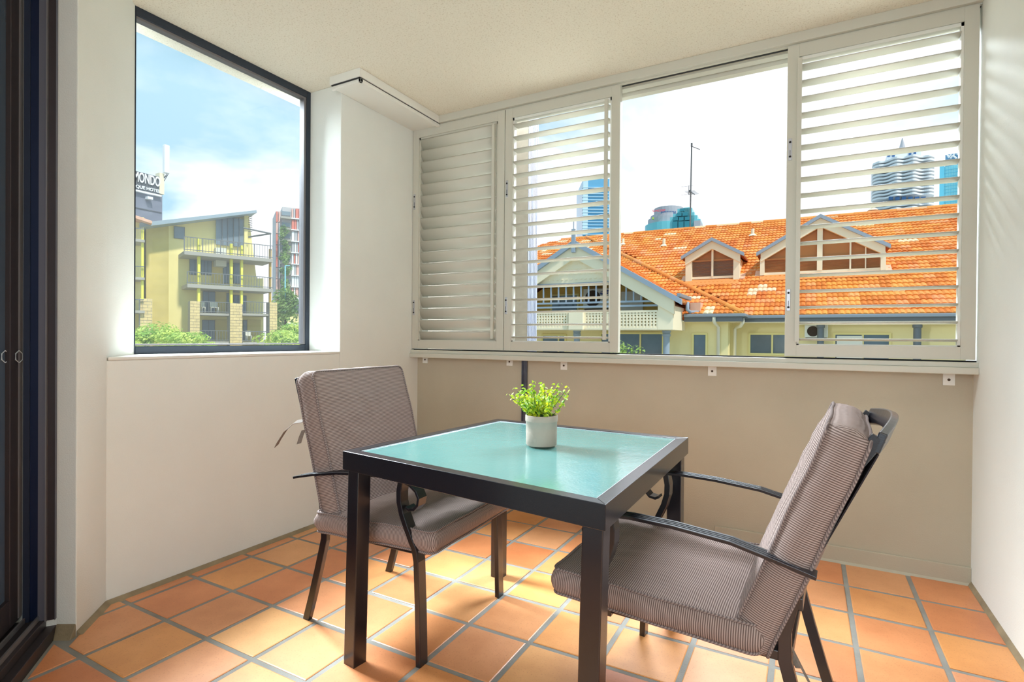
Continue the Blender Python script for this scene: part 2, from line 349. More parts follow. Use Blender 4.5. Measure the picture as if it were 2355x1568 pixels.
# floor slab (grout bed) with individual tiles
door_a = Vector((0.104, -2.192)); door_d = Vector((0.78, -0.626)).normalized()      # line of the sliding door on the floor
corner = Vector((0.165, -2.157))
g = MB()
dend = door_a+door_d*((W-door_a.x)/door_d.x)
fl = [(-0.02, 0.02, 0), (W+0.02, 0.02, 0), (W+0.02, dend.y, 0), (door_a.x, door_a.y, 0), (corner.x, corner.y, 0), (-0.02, -1.97, 0)]
g.prism([Vector(p)+Vector((0, 0, 0.003)) for p in fl], (0, 0, -0.12))
floor = g.build('floor', MT['grout'], None); struct(floor, 'grey grouted balcony floor laid with orange terracotta tiles')
def clip(poly, a, n):
    res = []
    for i in range(len(poly)):
        p, q = poly[i], poly[(i+1) % len(poly)]; dp, dq = (p-a).dot(n), (q-a).dot(n)
        if dp >= 0: res.append(p)
        if (dp >= 0) != (dq >= 0): res.append(p+(q-p)*(dp/(dp-dq)))
    return res
PA, OA, PB, OB = 0.27527, -2.4870, 0.2573, 0.07515
fd = (corner-Vector((0, -1.99))).normalized(); fn = Vector((-fd.y, fd.x))
if fn.dot(Vector((1, 0))) < 0: fn = -fn
dn = Vector((-door_d.y, door_d.x)); dn = dn if dn.y > 0 else -dn
tile_cache = {}
def tile_mesh(poly):
    mb = MB(); n = len(poly); cx = sum((p for p in poly), Vector((0, 0)))/n; h = 0.006; b = 0.0035
    top = [Vector((p.x, p.y, h-0.0015)) for p in poly]; bot = [Vector((p.x, p.y, -0.006)) for p in poly]
    ins = [Vector((p.x-(p-cx).normalized().x*b*1.4, p.y-(p-cx).normalized().y*b*1.4, h)) for p in poly]
    mb.add(ins+top+bot, [tuple(range(n))]+[(n+i, n+(i+1) % n, (i+1) % n, i) for i in range(n)]+[(2*n+i, 2*n+(i+1) % n, n+(i+1) % n, n+i) for i in range(n)])
    return mb
GW = 0.0096
for a in range(-6, 10):
    for b in range(-1, 13):
        x0, y0 = OB+PB*b+GW, OA+PA*a+GW; x1, y1 = x0+PB-2*GW, y0+PA-2*GW
        poly = [Vector((x0, y0)), Vector((x1, y0)), Vector((x1, y1)), Vector((x0, y1))]
        full = len(poly)
        for A, nn in ((Vector((0.012, 0)), Vector((1, 0))), (Vector((0, -0.012)), Vector((0, -1))), (Vector((W-0.012, 0)), Vector((-1, 0))),
                      (Vector((0.012, -1.99)), fn), (door_a+dn*0.012, dn)):
            if nn == fn and (y0+y1)/2 < -2.2: continue
            poly = clip(poly, A, nn)
            if len(poly) < 3: break
        if len(poly) < 3: continue
        ar = abs(sum(poly[i].cross(poly[(i+1) % len(poly)]) for i in range(len(poly))))/2
        if ar < 0.0006: continue
        c = Vector(((x0+x1)/2, (y0+y1)/2)); ful = abs(ar-(x1-x0)*(y1-y0)) < 1e-6
        if ful and 'f' in tile_cache:
            o = bpy.data.objects.new('floor_tile', tile_cache['f']); COL.objects.link(o); o.parent = floor
        else:
            o = tile_mesh([p-c for p in poly]).build('floor_tile', MT['tile'], floor)
            if ful: tile_cache['f'] = o.data
        o.location = (c.x, c.y, random.uniform(-0.0008, 0.0008)); o.rotation_euler = (random.uniform(-.002, .002), random.uniform(-.002, .002), random.uniform(-.004, .004))

# ceiling
g = MB(); g.box((-0.5, 0.14, H), (8, -9, H+0.25)); struct(g.build('ceiling', MT['ceiling']), 'cream ceiling with a speckled sprayed texture')
# left wall with splayed window niche
NZ, NY0, NY1, WX, WZ0, WY0, WY1 = 1.0, -1.988, -0.745, -0.265, 1.022, -1.755, -0.744
g = MB()
g.box((-0.30, 0.12, 0), (0, NY1, H))                                   # pier between window and corner
g.prism([(0, NY1, -0.1), (-0.30, NY1, -0.1), (-0.30, -1.76, -0.1), (-0.30, -2.0, -0.1), (0, NY0, -0.1)], (0, 0, NZ-0.006+0.1))     # wall under the sill
g.prism([(0, NY0, -0.1), (WX, WY0, -0.1), (WX-0.06, WY0, -0.1), (-0.33, -2.3, -0.1), (0.02, -2.3, -0.1), (0.104, -2.192, -0.1), (0.165, -2.157, -0.1)], (0, 0, H+0.1))  # splayed pier
wl = g.build('wall_left', MT['wall'], None, bevel=0.004); struct(wl, 'cream rendered wall with the fixed window niche')
g = MB(); g.prism([(0.004, NY1, NZ-0.006), (WX-0.03, NY1, NZ-0.006), (WX-0.03, WY0, NZ-0.006), (0.004, NY0+0.003, NZ-0.006)], (0, 0, 0.014))
struct(g.build('window_sill', MT['white'], None, bevel=0.003), 'white painted sill under the fixed window'); bpy.data.objects['window_sill'].name = 'trim_1'
# fixed window
wn = thing('window_1', (WX, (WY0+WY1)/2, WZ0), 'large fixed window with a dark frame in the left wall', None, kind='structure')
g = MB(); fw, fdp = 0.035, 0.05
def fr(mb, y0, y1, z0, z1, x0, x1, wl_, wr_, wt_, wb_):
    mb.box((x0, y0, z0), (x1, y0+wl_, z1)); mb.box((x0, y1-wr_, z0), (x1, y1, z1)); mb.box((x0, y0+wl_, z1-wt_), (x1, y1-wr_, z1)); mb.box((x0, y0+wl_, z0), (x1, y1-wr_, z0+wb_))
fr(g, WY0, WY1, NZ+0.008, H, WX-0.05, WX, 0.006, 0.030, 0.042, 0.036)
g.build('window_frame', MT['alu'], wn, bevel=0.002)
g = MB(); fr(g, WY0+0.004, WY1-0.03, WZ0+0.026, H-0.042, WX-0.045, WX-0.006, 0.004, 0.016, 0.012, 0.008); g.build('glazing_bead', MT['alu3'], wn)
g = MB(); g.box((WX-0.028, WY0+0.006, WZ0+0.03), (WX-0.024, WY1-0.04, H-0.05)); g.build('window_pane', MT['hazed'], wn)

# back wall under the shutters
BZ = 0.985
g = MB(); g.box((-0.3, 0.12, -0.1), (W+0.3, 0, BZ)); struct(g.build('wall_back', MT['wallback']), 'beige rendered wall below the shutters')
g = MB(); g.box((W, 0.14, -0.1), (W+0.2, -6.5, H)); struct(g.build('wall_right', MT['wall']), 'pale cream rendered wall on the right')
# cement coves and skirting
g = MB(); yy = [(0, -0.0), (0, NY0)]
g.prism([(0, 0, 0.0), (0.026, 0, 0.0), (0.008, 0, 0.018), (0, 0, 0.022)], (0, NY0, 0))
a0 = Vector((0, NY0, 0)); a1 = Vector((corner.x, corner.y, 0)); nn = Vector((fn.x, fn.y, 0))
g.prism([a0, a0+nn*0.028, a0+nn*0.008+Vector((0, 0, .018)), a0+Vector((0, 0, .022))], a1-a0)
a0 = a1; a1 = Vector((door_a.x, door_a.y, 0)); nn = Vector(((a1-a0).y, -(a1-a0).x, 0)).normalized(); nn = nn if nn.y < 0 else -nn
g.prism([a0, a0+nn*0.03, a0+nn*0.012+Vector((0, 0, .03)), a0+Vector((0, 0, .05))], a1-a0)
struct(g.build('baseboard_left', MT['cement'], None, bevel=0.003), 'rough cement fillet along the foot of the left wall')
g = MB(); g.prism([(0, 0, 0), (0, -0.022, 0), (0, -0.006, 0.02), (0, 0, 0.022)], (W, 0, 0)); g.box((2.05, 0, 0.0), (W, -0.010, 0.085))
struct(g.build('baseboard_back', MT['wallback'], None, bevel=0.003), 'low rendered skirting at the foot of the back wall')
g = MB(); g.prism([(W, 0, 0), (W-0.018, 0, 0), (W-0.006, 0, 0.016), (W, 0, 0.024)], (0, -3.6, 0))
struct(g.build('baseboard_right', MT['cement']), 'grey cement fillet at the foot of the right wall')

# bulkhead on the ceiling in the left corner
g = MB(); BX, BY = 0.24, -0.838
g.box((0, BY, H), (BX, -0.005, H-0.048)); g.m = 1; g.box((0.006, BY+0.006, H-0.048), (BX-0.006, -0.005, H-0.054)); g.m = 0
g.box((0.002, BY+0.012, H-0.054), (BX-0.004, BY+0.030, H-0.074)); g.box((BX-0.022, BY+0.012, H-0.054), (BX-0.004, -0.07, H-0.074)); g.box((0, BY+0.03, H-0.054), (BX-0.02, -0.005, H-0.060))
struct(g.build('trim_2', [MT['white'], MT['dark_gap']], None, bevel=0.002), 'white boxed bulkhead trim under the ceiling in the corner')

# joint channel on the back wall
px = bp(1206, 900, 1, -0.01)
g = MB(); g.box((px.x-0.020, 0.0, 0), (px.x-0.014, -0.016, BZ-0.03)); g.box((px.x+0.012, 0.0, 0), (px.x+0.018, -0.016, BZ-0.03)); g.box((px.x-0.018, 0, 0), (px.x+0.016, -0.006, BZ-0.03))
struct(g.build('trim_3', MT['iron'], None, bevel=0.001), 'grey metal joint channel running up the back wall behind the potted plant')

# ================================================================== SHUTTERS
SY = -0.0705
hd = thing('trim_4', (W/2, -0.045, 2.57), 'pale head track above the sliding shutters', None, kind='structure')
hs = thing('trim_5', (W/2, -0.045, 0.96), 'pale sill track under the sliding shutters', None, kind='structure')
g = MB(); g.box((0.0, 0.10, H), (W, -0.088, 2.577)); g.build('head_track', MT['shutter'], hd, bevel=0.002)
g = MB(); g.box((0.0, 0.04, 2.577), (W, -0.01, 2.566)); g.box((0.0, -0.05, 2.577), (W, -0.066, 2.570)); g.build('guide_rail', MT['shutter'], hd)
g = MB(); g.box((0.0, 0.10, 2.577), (W, 0.055, 2.548)); g.build('outer_head', MT['shutter'], hd)
g = MB(); g.box((0.0, 0.03, BZ), (W, -0.082, 1.008)); g.build('sill_track', MT['shutter'], hs, bevel=0.002)
g = MB(); g.box((0.0, 0.0, 0.955), (W, -0.094, BZ)); g.build('sill_lip', MT['shutter'], hs, bevel=0.003)
g = MB(); g.box((0.0, -0.03, 1.008), (W, -0.045, 1.0145)); g.build('guide_rail', MT['dark_gap'], hs)
g = MB(); g.box((0.0, -0.03, 2.570), (W, -0.045, 2.5772)); g.build('guide_rail', MT['dark_gap'], hd)

def blade_profile(wd, th):
    P = []
    for i in range(10):
        q = 2*PI*i/10; P.append((wd/2*math.cos(q), th/2*math.sin(q)))
    return P
def shutter(x0, x1, label, tilt, rodx, latch_side, iw, lz, closed):
    z0, z1 = 1.018, 2.572; st = 0.052
    root = thing('louvre_shutter', ((x0+x1)/2, SY, z0), label, 'shutter', 'sliding louvre shutters')
    yf, yb = SY, SY+0.038
    g = MB()
    g.box((x0, yf, z0), (x0+st, yb, z1)); g.box((x1-st, yf, z0), (x1, yb, z1)); g.build('stile', MT['shutter'], root, bevel=0.0015)
    g = MB(); g.box((x0+st, yf+0.0006, z1-0.062), (x1-st, yb, z1)); g.build('rail', MT['shutter'], root)
    g = MB(); g.box((x0+st, yf+0.0006, z0), (x1-st, yb, z0+0.057)); g.build('rail', MT['shutter'], root)
    # inner stepped frame
    g = MB(); a, b = x0+st, x1-st; c, d = z0+0.057, z1-0.062
    for (p, q) in (((a, c), (a+0.010, d)), ((b-0.010, c), (b, d)), ((a, d-0.016), (b, d)), ((a, c), (b, c+0.006))):
        g.box((p[0], yf+0.008, p[1]), (q[0], yb, q[1]))
    g.build('inner_frame', MT['white'] if not closed else MT['shutter'], root)
    n = 18; zb0, zb1 = c+0.028, d-0.05
    wd = 0.081 if closed else 0.077
    pr = blade_profile(wd, 0.0125); ca, sa = math.cos(tilt), math.sin(tilt); K = len(pr)
    L0, L1 = a+0.012, b-0.012
    bm = MB(); vs = []
    for xx in (L0, L1):
        for (u, v) in pr: vs.append((xx, u*ca-v*sa, u*sa+v*ca))
    fs = [tuple(reversed(range(K))), tuple(range(K, 2*K))]+[(i, (i+1) % K, K+(i+1) % K, K+i) for i in range(K)]
    me = None
    for k in range(n):
        zc = zb0+(zb1-zb0)*k/(n-1)
        if me is None:
            t = MB(); t.add(vs, fs); o = t.build('louvre_blade', MT['shutter'], None); me = o.data
            for pgn in me.polygons: pgn.use_smooth = len(pgn.vertices) == 4
            for v in me.vertices: v.co.x -= (x0+x1)/2
        else: o = bpy.data.objects.new('louvre_blade', me); COL.objects.link(o)
        o.parent = root; o.location = (0, 0.022, zc-z0); o.rotation_euler = (random.uniform(-.008, .008), 0, 0)
    g = MB()
    yr = SY+0.022-wd/2*ca-0.006
    g.box((rodx-0.010, yr-0.010, zb0-0.012), (rodx+0.010, yr+0.004, zb1+0.03)); g.build('tilt_rod', MT['shutter'], root, bevel=0.001)
    for z in lz:
        lx = x0+0.006 if latch_side < 0 else x1-0.03
        g = MB(); g.box((lx, yf-0.0015, z-0.055), (lx+0.018, yf+0.002, z+0.055)); lo = g.build('latch', MT['steel'], root, bevel=0.003)
        for s2 in (-1, 1):
            g = MB(); g.tube([(lx+0.009, yf-0.004, z+s2*0.036), (lx+0.009, yf-0.0012, z+s2*0.036)], 0.0055, 12, up=(0, 0, 1)); g.build('latch_screw', MT['dark_gap'], lo)
        g = MB(); g.box((lx+0.008, yf-0.0030, z-0.028), (lx+0.010, yf-0.0012, z-0.004)); g.build('latch_slot', MT['dark_gap'], lo)
    return root
zl = lambda px_, py_: bp(px_, py_, 1, SY).z
shutter(0.003, 0.752, 'closed louvre shutter panel in the corner beside the left wall', math.radians(-62), 0.672, -1, 0, (zl(948, 465), zl(948, 707)), True)
shutter(0.757, 1.520, 'open louvre shutter panel in the middle, left of the clear opening', math.radians(-3), 1.445, -1, 0, (zl(1164, 435), zl(1164, 703)), False)
shutter(2.383, 3.130, 'open louvre shutter panel against the right wall', math.radians(-3), 2.438, -1, 0, (zl(1808, 345), zl(1808, 690)), False)
# fixing plates under the sill
for k, (px_, py_, hh) in enumerate(((978, 828, .03), (1172, 833, .03), (1297, 842, .036), (1638, 855, .04), (2182, 875, .045))):
    p = bp(px_, py_, 1, -0.004); s = 0.022
    lab = ['painted fixing plate near the left corner under the sill', 'small fixing plate left of the metal joint channel', 'fixing plate right of the metal joint channel behind the plant',
           'fixing plate under the middle of the clear opening', 'fixing plate under the sill next to the right wall'][k]
    r = thing('fixing_plate', (p.x, -0.004, p.z), lab, 'bracket', 'fixing plates under the shutter sill')
    g = MB(); g.box((p.x-s, 0.0, p.z-s), (p.x+s, -0.007, 0.956)); g.build('plate', MT['wall'], r, bevel=0.001)
    g = MB(); g.tube([(p.x, -0.009, p.z+0.004), (p.x, -0.004, p.z+0.004)], 0.006, 10, up=(0, 0, 1)); g.build('screw', MT['fan'], r)

# wall fin outside the corner opening
g = MB(); g.box((-0.6, 0.35, -1), (0.709, 0.514, 3.6)); fin = g.build('wall_outer', mat('weathered_cladding', srgb(150, 140, 126), 0.7, noise_amt=0.08, noise_scale=20), None); struct(fin, 'pale outer wall fin seen through the middle shutter')
g = MB()
for k in range(7):
    yk = 0.355+k*0.0225; g.box((0.709, yk, -1), (0.714, yk+0.012, 3.6))
g.build('cladding_batten', mat('cladding_batten', srgb(168, 172, 190), 0.6), fin, kind='stuff')

# ================================================================== SLIDING DOOR (stacked panels at the left)
def dline(px_): # param along door line where the vertical px_ meets the door plane
    d = ray(px_, 800); A = Vector((door_a.x, door_a.y)); D = Vector((d.x, d.y)); C2 = Vector((CAM.x, CAM.y))
    den = D.x*door_d.y-D.y*door_d.x; q = A-C2
    return (q.x*D.y-q.y*D.x)/-den*-1 if False else ((q.x*D.y-q.y*D.x)/(D.x*door_d.y-D.y*door_d.x))
DD = Vector((door_d.x, door_d.y, 0)); DNin = Vector((-dn.x, -dn.y, 0))    # DNin points behind the door plane
def dpos(s, back, z): return Vector((door_a.x, door_a.y, 0))+DD*s+DNin*back+Vector((0, 0, z))
def dbox(mb, s0, s1, b0, b1, z0, z1): mb.obox(dpos(s0, b0, z0), DD*(s1-s0), DNin*(b1-b0), Vector((0, 0, z1-z0)))
door = thing('door_1', dpos(0.4, 0.1, 0), 'dark framed glass sliding door stacked open at the left edge', None, kind='structure')
g = MB()
dbox(g, -0.06, 3.4, 0.0, 0.03, -0.02, 0.045); dbox(g, -0.06, 3.4, 0.03, 0.20, -0.02, 0.075); g.build('door_sill', MT['alu2'], door, bevel=0.002)
g = MB()
for b in (0.045, 0.085, 0.125, 0.165): dbox(g, -0.05, 3.4, b, b+0.006, 0.075, 0.092)
g.build('door_track', MT['alu3'], door)
def dhit(px_, b, py_=800):
    A = Vector((door_a.x, door_a.y, 0))+DNin*b; n = Vector((dn.x, dn.y, 0)); d = ray(px_, py_); t = (A-CAM).dot(n)/d.dot(n); P = CAM+d*t
    return (P-A).dot(DD), P.z
MT['dslate'] = mat('door_slate', srgb(44, 52, 72), 0.4, metal=0.3); MT['dblue'] = mat('door_blue_black', srgb(22, 34, 66), 0.35, metal=0.3)
MT['dgrey'] = mat('door_grey', srgb(104, 104, 116), 0.45, metal=0.3)
def bface(px_, s_=0.0):      # depth behind the door plane where the jamb side face meets the sight line of px_
    A = Vector((door_a.x, door_a.y, 0))+DD*s_; d = ray(px_, 800); t = (A-CAM).dot(DD)/d.dot(DD); P = CAM+d*t
    return (P-A).dot(DNin)
prof = [(136, 127, 0.016, 'dgrey'), (127, 107, 0.010, 'alu2'), (107, 104, 0.022, 'alu3'), (104, 88, 0.016, 'dgrey'), (88, 68, 0.008, 'dblue'), (68, 53, 0.014, 'dslate')]
for (pa, pb, pr_, mk) in prof:
    b0, b1 = bface(pa, pr_), bface(pb, pr_)
    g = MB(); dbox(g, -0.05, pr_, max(b0, 0.0), b1, 0.07, H); g.build('jamb_profile', MT[mk], door)
bL = bface(53, 0.0)+0.004
sa_, _ = dhit(53, bL); sb_, _ = dhit(24, bL)
g = MB(); dbox(g, sa_, sb_, bL, bL+0.035, 0.092, 2.56); dbox(g, sb_, sb_+0.85, bL, bL+0.035, 0.092, 0.19); dbox(g, sb_, sb_+0.85, bL, bL+0.035, 2.48, 2.56); dbox(g, sb_+0.85, sb_+0.92, bL, bL+0.035, 0.092, 2.56)
lf = g.build('door_leaf', MT['alu2'], door, bevel=0.002)
s1_, s2_ = dhit(51, bL)[0], dhit(42, bL)[0]
g = MB(); dbox(g, s1_, s2_, bL-0.004, bL, 0.10, 2.55); g.build('seal_strip', MT['alu3'], lf)
g = MB(); dbox(g, sb_, sb_+0.86, bL+0.014, bL+0.020, 0.19, 2.48); g.build('door_pane', MT['dpane'], lf)
for cxp in (44, 12):  # two pale hexagon outlines, on the stile and on the pane
    bb = bL-0.006 if cxp == 44 else bL+0.011
    ring = []
    for (dx_, dy_) in ((0, -14), (8, -7), (8, 7), (0, 14), (-8, 7), (-8, -7)):
        sv, zv_ = dhit(cxp+dx_, bb, 820+dy_); ring.append(dpos(sv, bb, zv_))
    g = MB(); g.tube(ring, 0.0016, 5, closed=True); g.build('hexagon_outline', MT['hex_pale'], lf)

# ================================================================== TABLE
TZ = 0.72
quad = [(1.135, -1.815), (2.084, -1.934), (2.085, -0.960), (1.215, -0.930)]
quad = [Vector((x, y, 0)) for x, y in quad]
ctr = sum(quad, Vector((0, 0, 0)))/4
tb = thing('dining_table', (ctr.x, ctr.y, 0), 'square black metal table with a frosted teal glass top', 'table')
def inset(d):
    return [q+(ctr-q).normalized()*d*1.414 for q in quad]
IN = inset(0.038)
for i in range(4):
    a, b, c, d = quad[i], quad[(i+1) % 4], IN[(i+1) % 4], IN[i]
    g = MB(); g.prism([v+Vector((0, 0, TZ-0.062)) for v in (a, b, c, d)], (0, 0, 0.062)); g.build('table_rail', MT['metal'], tb, bevel=0.0015)
I2 = inset(0.036)
g = MB(); g.prism([v+Vector((0, 0, TZ-0.012)) for v in I2], (0, 0, 0.008)); g.build('glass_top', MT['tglass'], tb)
g = MB(); I3 = inset(0.041)
for i in range(4): g.tube([I3[i]+Vector((0, 0, TZ-0.0035)), I3[(i+1) % 4]+Vector((0, 0, TZ-0.0035))], 0.0016, 6)
g.build('glass_seal', MT['steel'], tb)
for i in range(4):
    c = quad[i]+(ctr-quad[i]).normalized()*0.055; e1 = (quad[(i+1) % 4]-quad[i]).normalized(); e2 = Vector((-e1.y, e1.x, 0))
    h = 0.0265
    sp = (Vector((-.016, 0, 0)), Vector((-.010, -.012, 0)), Vector((0, 0, 0)), Vector((0, 0, 0)))[i]
    cs = [c+e1*a_*h+e2*b_*h for a_, b_ in ((-1, -1), (1, -1), (1, 1), (-1, 1))]
    g = MB(); g.add([q+sp for q in cs]+[q+Vector((0, 0, TZ-0.05)) for q in cs], [(3, 2, 1, 0), (4, 5, 6, 7), (0, 1, 5, 4), (1, 2, 6, 5), (2, 3, 7, 6), (3, 0, 4, 7)]); g.build('leg', MT['metal'], tb, bevel=0.003)

# ================================================================== CHAIRS
def rrect(L, Wd, r, n):
    P = []
    for cx, cy, a0 in ((L/2-r, Wd/2-r, 0), (-L/2+r, Wd/2-r, PI/2), (-L/2+r, -Wd/2+r, PI), (L/2-r, -Wd/2+r, 1.5*PI)):
        for j in range(7):
            q = a0+PI/2*j/6; P.append(Vector((cx+r*math.cos(q), cy+r*math.sin(q))))
    # densify edges
    R = []
    for i in range(len(P)):
        a, b = P[i], P[(i+1) % len(P)]; L_ = (b-a).length; k = max(1, int(L_/0.018))
        for j in range(k): R.append(a+(b-a)*j/k)
    return R
def cushion(L, Wd, T, puff, seed, parent, name, sag=0.0, tuck=None):
    o2 = rrect(L, Wd, 0.028, 8); K = len(o2); rings = 14; vs = []; fs = []
    def edge_z(p): return 0.006*noise.noise(Vector((p.x*7+seed, p.y*7, seed)))
    def top(p, s, sg):
        e = T*0.40
        wob = 0.007*noise.noise(Vector((p.x*16+seed, p.y*16, seed*3+sg)))*(1-abs(2*s-1)**4)+0.004*noise.noise(Vector((p.x*42+seed, p.y*9, sg)))*max(0, s-0.45)*(1-s)*5
        z = e+puff*(1-s**2.6)+wob-sag*(1-s*s)
        return sg*z+edge_z(p)*s
    for sg in (1, -1):
        base = len(vs); 
        vs.append(Vector((0, 0, top(Vector((0, 0)), 0, sg))))
        for r_ in range(1, rings+1):
            s = (r_/rings)**0.8
            for p in o2:
                q = p*s; vs.append(Vector((q.x, q.y, top(q, s, sg))))
        for j in range(K):
            f = (base, base+1+j, base+1+(j+1) % K); fs.append(f if sg > 0 else tuple(reversed(f)))
        for r_ in range(rings-1):
            for j in range(K):
                f = (base+1+r_*K+j, base+1+(r_+1)*K+j, base+1+(r_+1)*K+(j+1) % K, base+1+r_*K+(j+1) % K); fs.append(f if sg > 0 else tuple(reversed(f)))
    tb_, bb_ = 1+(rings-1)*K, 1+rings*K+1+(rings-1)*K
    # boxing band, bulged
    rows = 5; prev = [tb_+j for j in range(K)]
    for r_ in range(1, rows+1):
        u = r_/rows
        if r_ == rows: cur = [bb_+j for j in range(K)]
        else:
            cur = []
            for j, p in enumerate(o2):
                zt, zb = vs[tb_+j].z, vs[bb_+j].z; bl = 0.016*math.sin(PI*u)+0.003*noise.noise(Vector((p.x*22, p.y*22, u*3+seed)))
                n_ = p.normalized(); cur.append(len(vs)); vs.append(Vector((p.x+n_.x*bl, p.y+n_.y*bl, zt+(zb-zt)*u)))
        for j in range(K): fs.append((prev[j], cur[j], cur[(j+1) % K], prev[(j+1) % K]))
        prev = cur
    g = MB(); g.add(vs, fs); body = g.build(name, MT['fabric'], None, smooth=True)
    body.parent = parent
    g = MB()
    for b_ in (tb_, bb_):
        g.tube([vs[b_+j]*1.004 for j in range(K)], 0.0042, 8, closed=True)
    pp = g.build('piping', MT['piping'], None, smooth=True); pp.parent = body
    return body
def chair(label, seed, tieset, recl=0.0, seat_dx=0.0, seat_z=0.412, tz=0.925, bz=0.684, bl=0.555, fdx=0.0, sl=0.535, bT=0.108, bdx=0.0, rdx=0.0):
    root = thing('garden_chair', (0, 0, 0), label, 'chair', 'garden chairs at the table')
    mt = MT['metal']
    arm_p = [(-.322, .560), (-.29, .568), (-.22, .583), (-.10, .603), (.03, .615), (.13, .618), (.19, .615), (.228, .604), (.254, .586), (.266, .563), (.262, .540), (.247, .524), (.226, .520), (.213, .527)]
    frl = [(.190, .612), (.183, .575), (.184, .54), (.195, .50), (.213, .46), (.233, .42), (.249, .39), (.257, .35), (.264, .2), (.270, .0)]
    arm_p = [(x+fdx*min(1, max(0, (x+.1)/.2))+rdx*min(1, max(0, -(x+.05)/.2)), z) for x, z in arm_p]; frl = [(x+fdx, z) for x, z in frl]
    rear = [(-.300, 0), (-.272, .09), (-.235, .22), (-.206, .33), (-.205, .40), (-.225, .50), (-.270-recl*.37, .66), (-.318-recl*.75, .82), (-.350-recl, tz)]
    for s in (1, -1):
        g = MB(); g.bar([(x, s*0.272, z) for x, z in arm_p], (0, 1, 0), 0.044, 0.009)
        for k_ in (-0.011, 0.0, 0.011): g.bar([(x, s*0.272+k_, z+0.0052) for x, z in arm_p[1:9]], (0, 1, 0), 0.0035, 0.002)
        g.build('armrest', mt, root, bevel=0.0015)
        g = MB(); g.bar([(x, s*0.272, z) for x, z in frl], (0, 1, 0), 0.042, 0.020); g.build('leg', mt, root, bevel=0.002)
        g = MB(); g.bar([(x, s*0.240, z) for x, z in rear], (0, 1, 0), 0.020, 0.030); g.build('leg', mt, root, bevel=0.002)
    g = MB()
    zr = seat_z-0.050
    for s in (1, -1): g.bar([(-.21, s*0.226, zr), (0, s*.228, zr), (.25, s*0.230, zr)], (0, 1, 0), 0.02, 0.024)
    g.bar([(.240, -.26, zr), (.240, .26, zr)], (1, 0, 0), 0.022, 0.024); g.bar([(-.21, -.24, zr), (-.21, .24, zr)], (1, 0, 0), 0.022, 0.024)
    g.build('seat_frame', mt, root, bevel=0.002)
    g = MB(); g.box((-.2, -.225, zr+.008), (.24, .225, zr+.012)); g.build('seat_sling', MT['sling'], root)
    # bowed top rail and lower back rail
    g = MB(); tx = -.350-recl
    g.bar([(tx-0.035*math.cos(PI*u/2)-0.0, 0.25*u, tz-0.012+0.020*math.cos(PI*u/2)) for u in [i/8-1 for i in range(17)]], (-.35, 0, 1), 0.048, 0.018)
    g.build('back_rail', mt, root, bevel=0.003)
    g = MB(); g.bar([(-.235, -.24, .47), (-.235, .24, .47)], (0, 0, 1), 0.03, 0.016); g.build('back_rail', mt, root, bevel=0.002)
    g = MB(); p0, p1 = Vector((-.232, 0, .50)), Vector((tx, 0, tz-.04)); g.bar([p0, p1], (0, 1, 0), 0.47, 0.003); g.build('back_sling', MT['sling'], root)
    st = cushion(sl, 0.555, 0.088, 0.020, seed, root, 'seat_cushion', sag=0.004); st.location = (0.062+seat_dx, 0, seat_z); st.rotation_euler = (0, math.radians(-1.5), 0)
    bk = cushion(bl, 0.530, bT, 0.020, seed+5, root, 'back_cushion')
    al = math.atan2(.125+recl, .425)
    bk.location = (-0.222+bdx-recl*0.55+(0.690-bz)*0.3, 0, bz); bk.rotation_euler = (0, -(PI/2+al), 0)
    for path, wdir in tieset:
        g = MB(); g.bar(path, wdir, 0.020, 0.0022); g.build('tie_strap', MT['tie'], root)
    return root
cl_ = chair('brown striped cushioned chair left of the table, pushed in from the left wall', 1.3,
            [([(-.30, -.262, .775), (-.335, -.272, .768), (-.375, -.282, .735), (-.405, -.29, .690), (-.415, -.292, .672)], (0.2, 0.6, .5)),
             ([(-.30, -.262, .74), (-.312, -.264, .715), (-.322, -.266, .685)], (0.9, 0.2, .3))], seat_dx=-0.015)
cl_.location = (1.085, -1.412, 0); cl_.rotation_euler = (0, 0, math.radians(1.5))
cr_ = chair('brown striped cushioned chair right of the table, its back to the right wall', 8.1,
            [([(-.215, .22, .36), (-.25, .23, .30), (-.28, .235, .25), (-.30, .24, .215)], (0.2, 0.8, .5)),
             ([(-.205, .20, .35), (-.215, .20, .325), (-.235, .205, .30)], (0.7, 0.7, .2))], recl=0.038, seat_dx=0.062, seat_z=0.382, tz=0.885, bz=0.618, bl=0.585, fdx=0.035, sl=0.56, bT=0.112, bdx=-0.008, rdx=0.05)
cr_.location = (2.252, -1.412, 0); cr_.rotation_euler = (0, 0, math.radians(180-3))

# ================================================================== POTTED PLANT
pc = Vector((1.659, -1.385, TZ))
pl = thing('potted_plant', pc, 'small pale fabric pot of bright green leafy sprigs on the table', 'potted plant')
R0 = 0.0555
g = MB(); prof = [(0.0, 0.001), (R0-0.004, 0.001), (R0-0.001, 0.004), (R0-0.0005, 0.05), (R0, 0.084), (R0+0.0014, 0.085), (R0+0.0022, 0.088), (R0+0.002, 0.105), (R0+0.0005, 0.108), (R0-0.003, 0.107), (R0-0.004, 0.098), (R0-0.005, 0.085)]
g.lathe(pc, prof, 48)
for i, v in enumerate(g.v):
    d = Vector(v)-pc; q = math.atan2(d.y, d.x); k_ = 1+0.012*noise.noise(Vector((math.cos(q)*2, math.sin(q)*2, d.z*18)))*(1 if d.z > .01 else 0)
    g.v[i] = (pc.x+d.x*k_, pc.y+d.y*k_, v[2])
g.build('pot', MT['pot'], pl, smooth=True)
g = MB(); g.lathe(pc, [(0.0, 0.094), (R0-0.005, 0.092)], 24); g.build('soil', MT['soil'], pl)
gs, gl = MB(), MB()
rnd = random.Random(11)
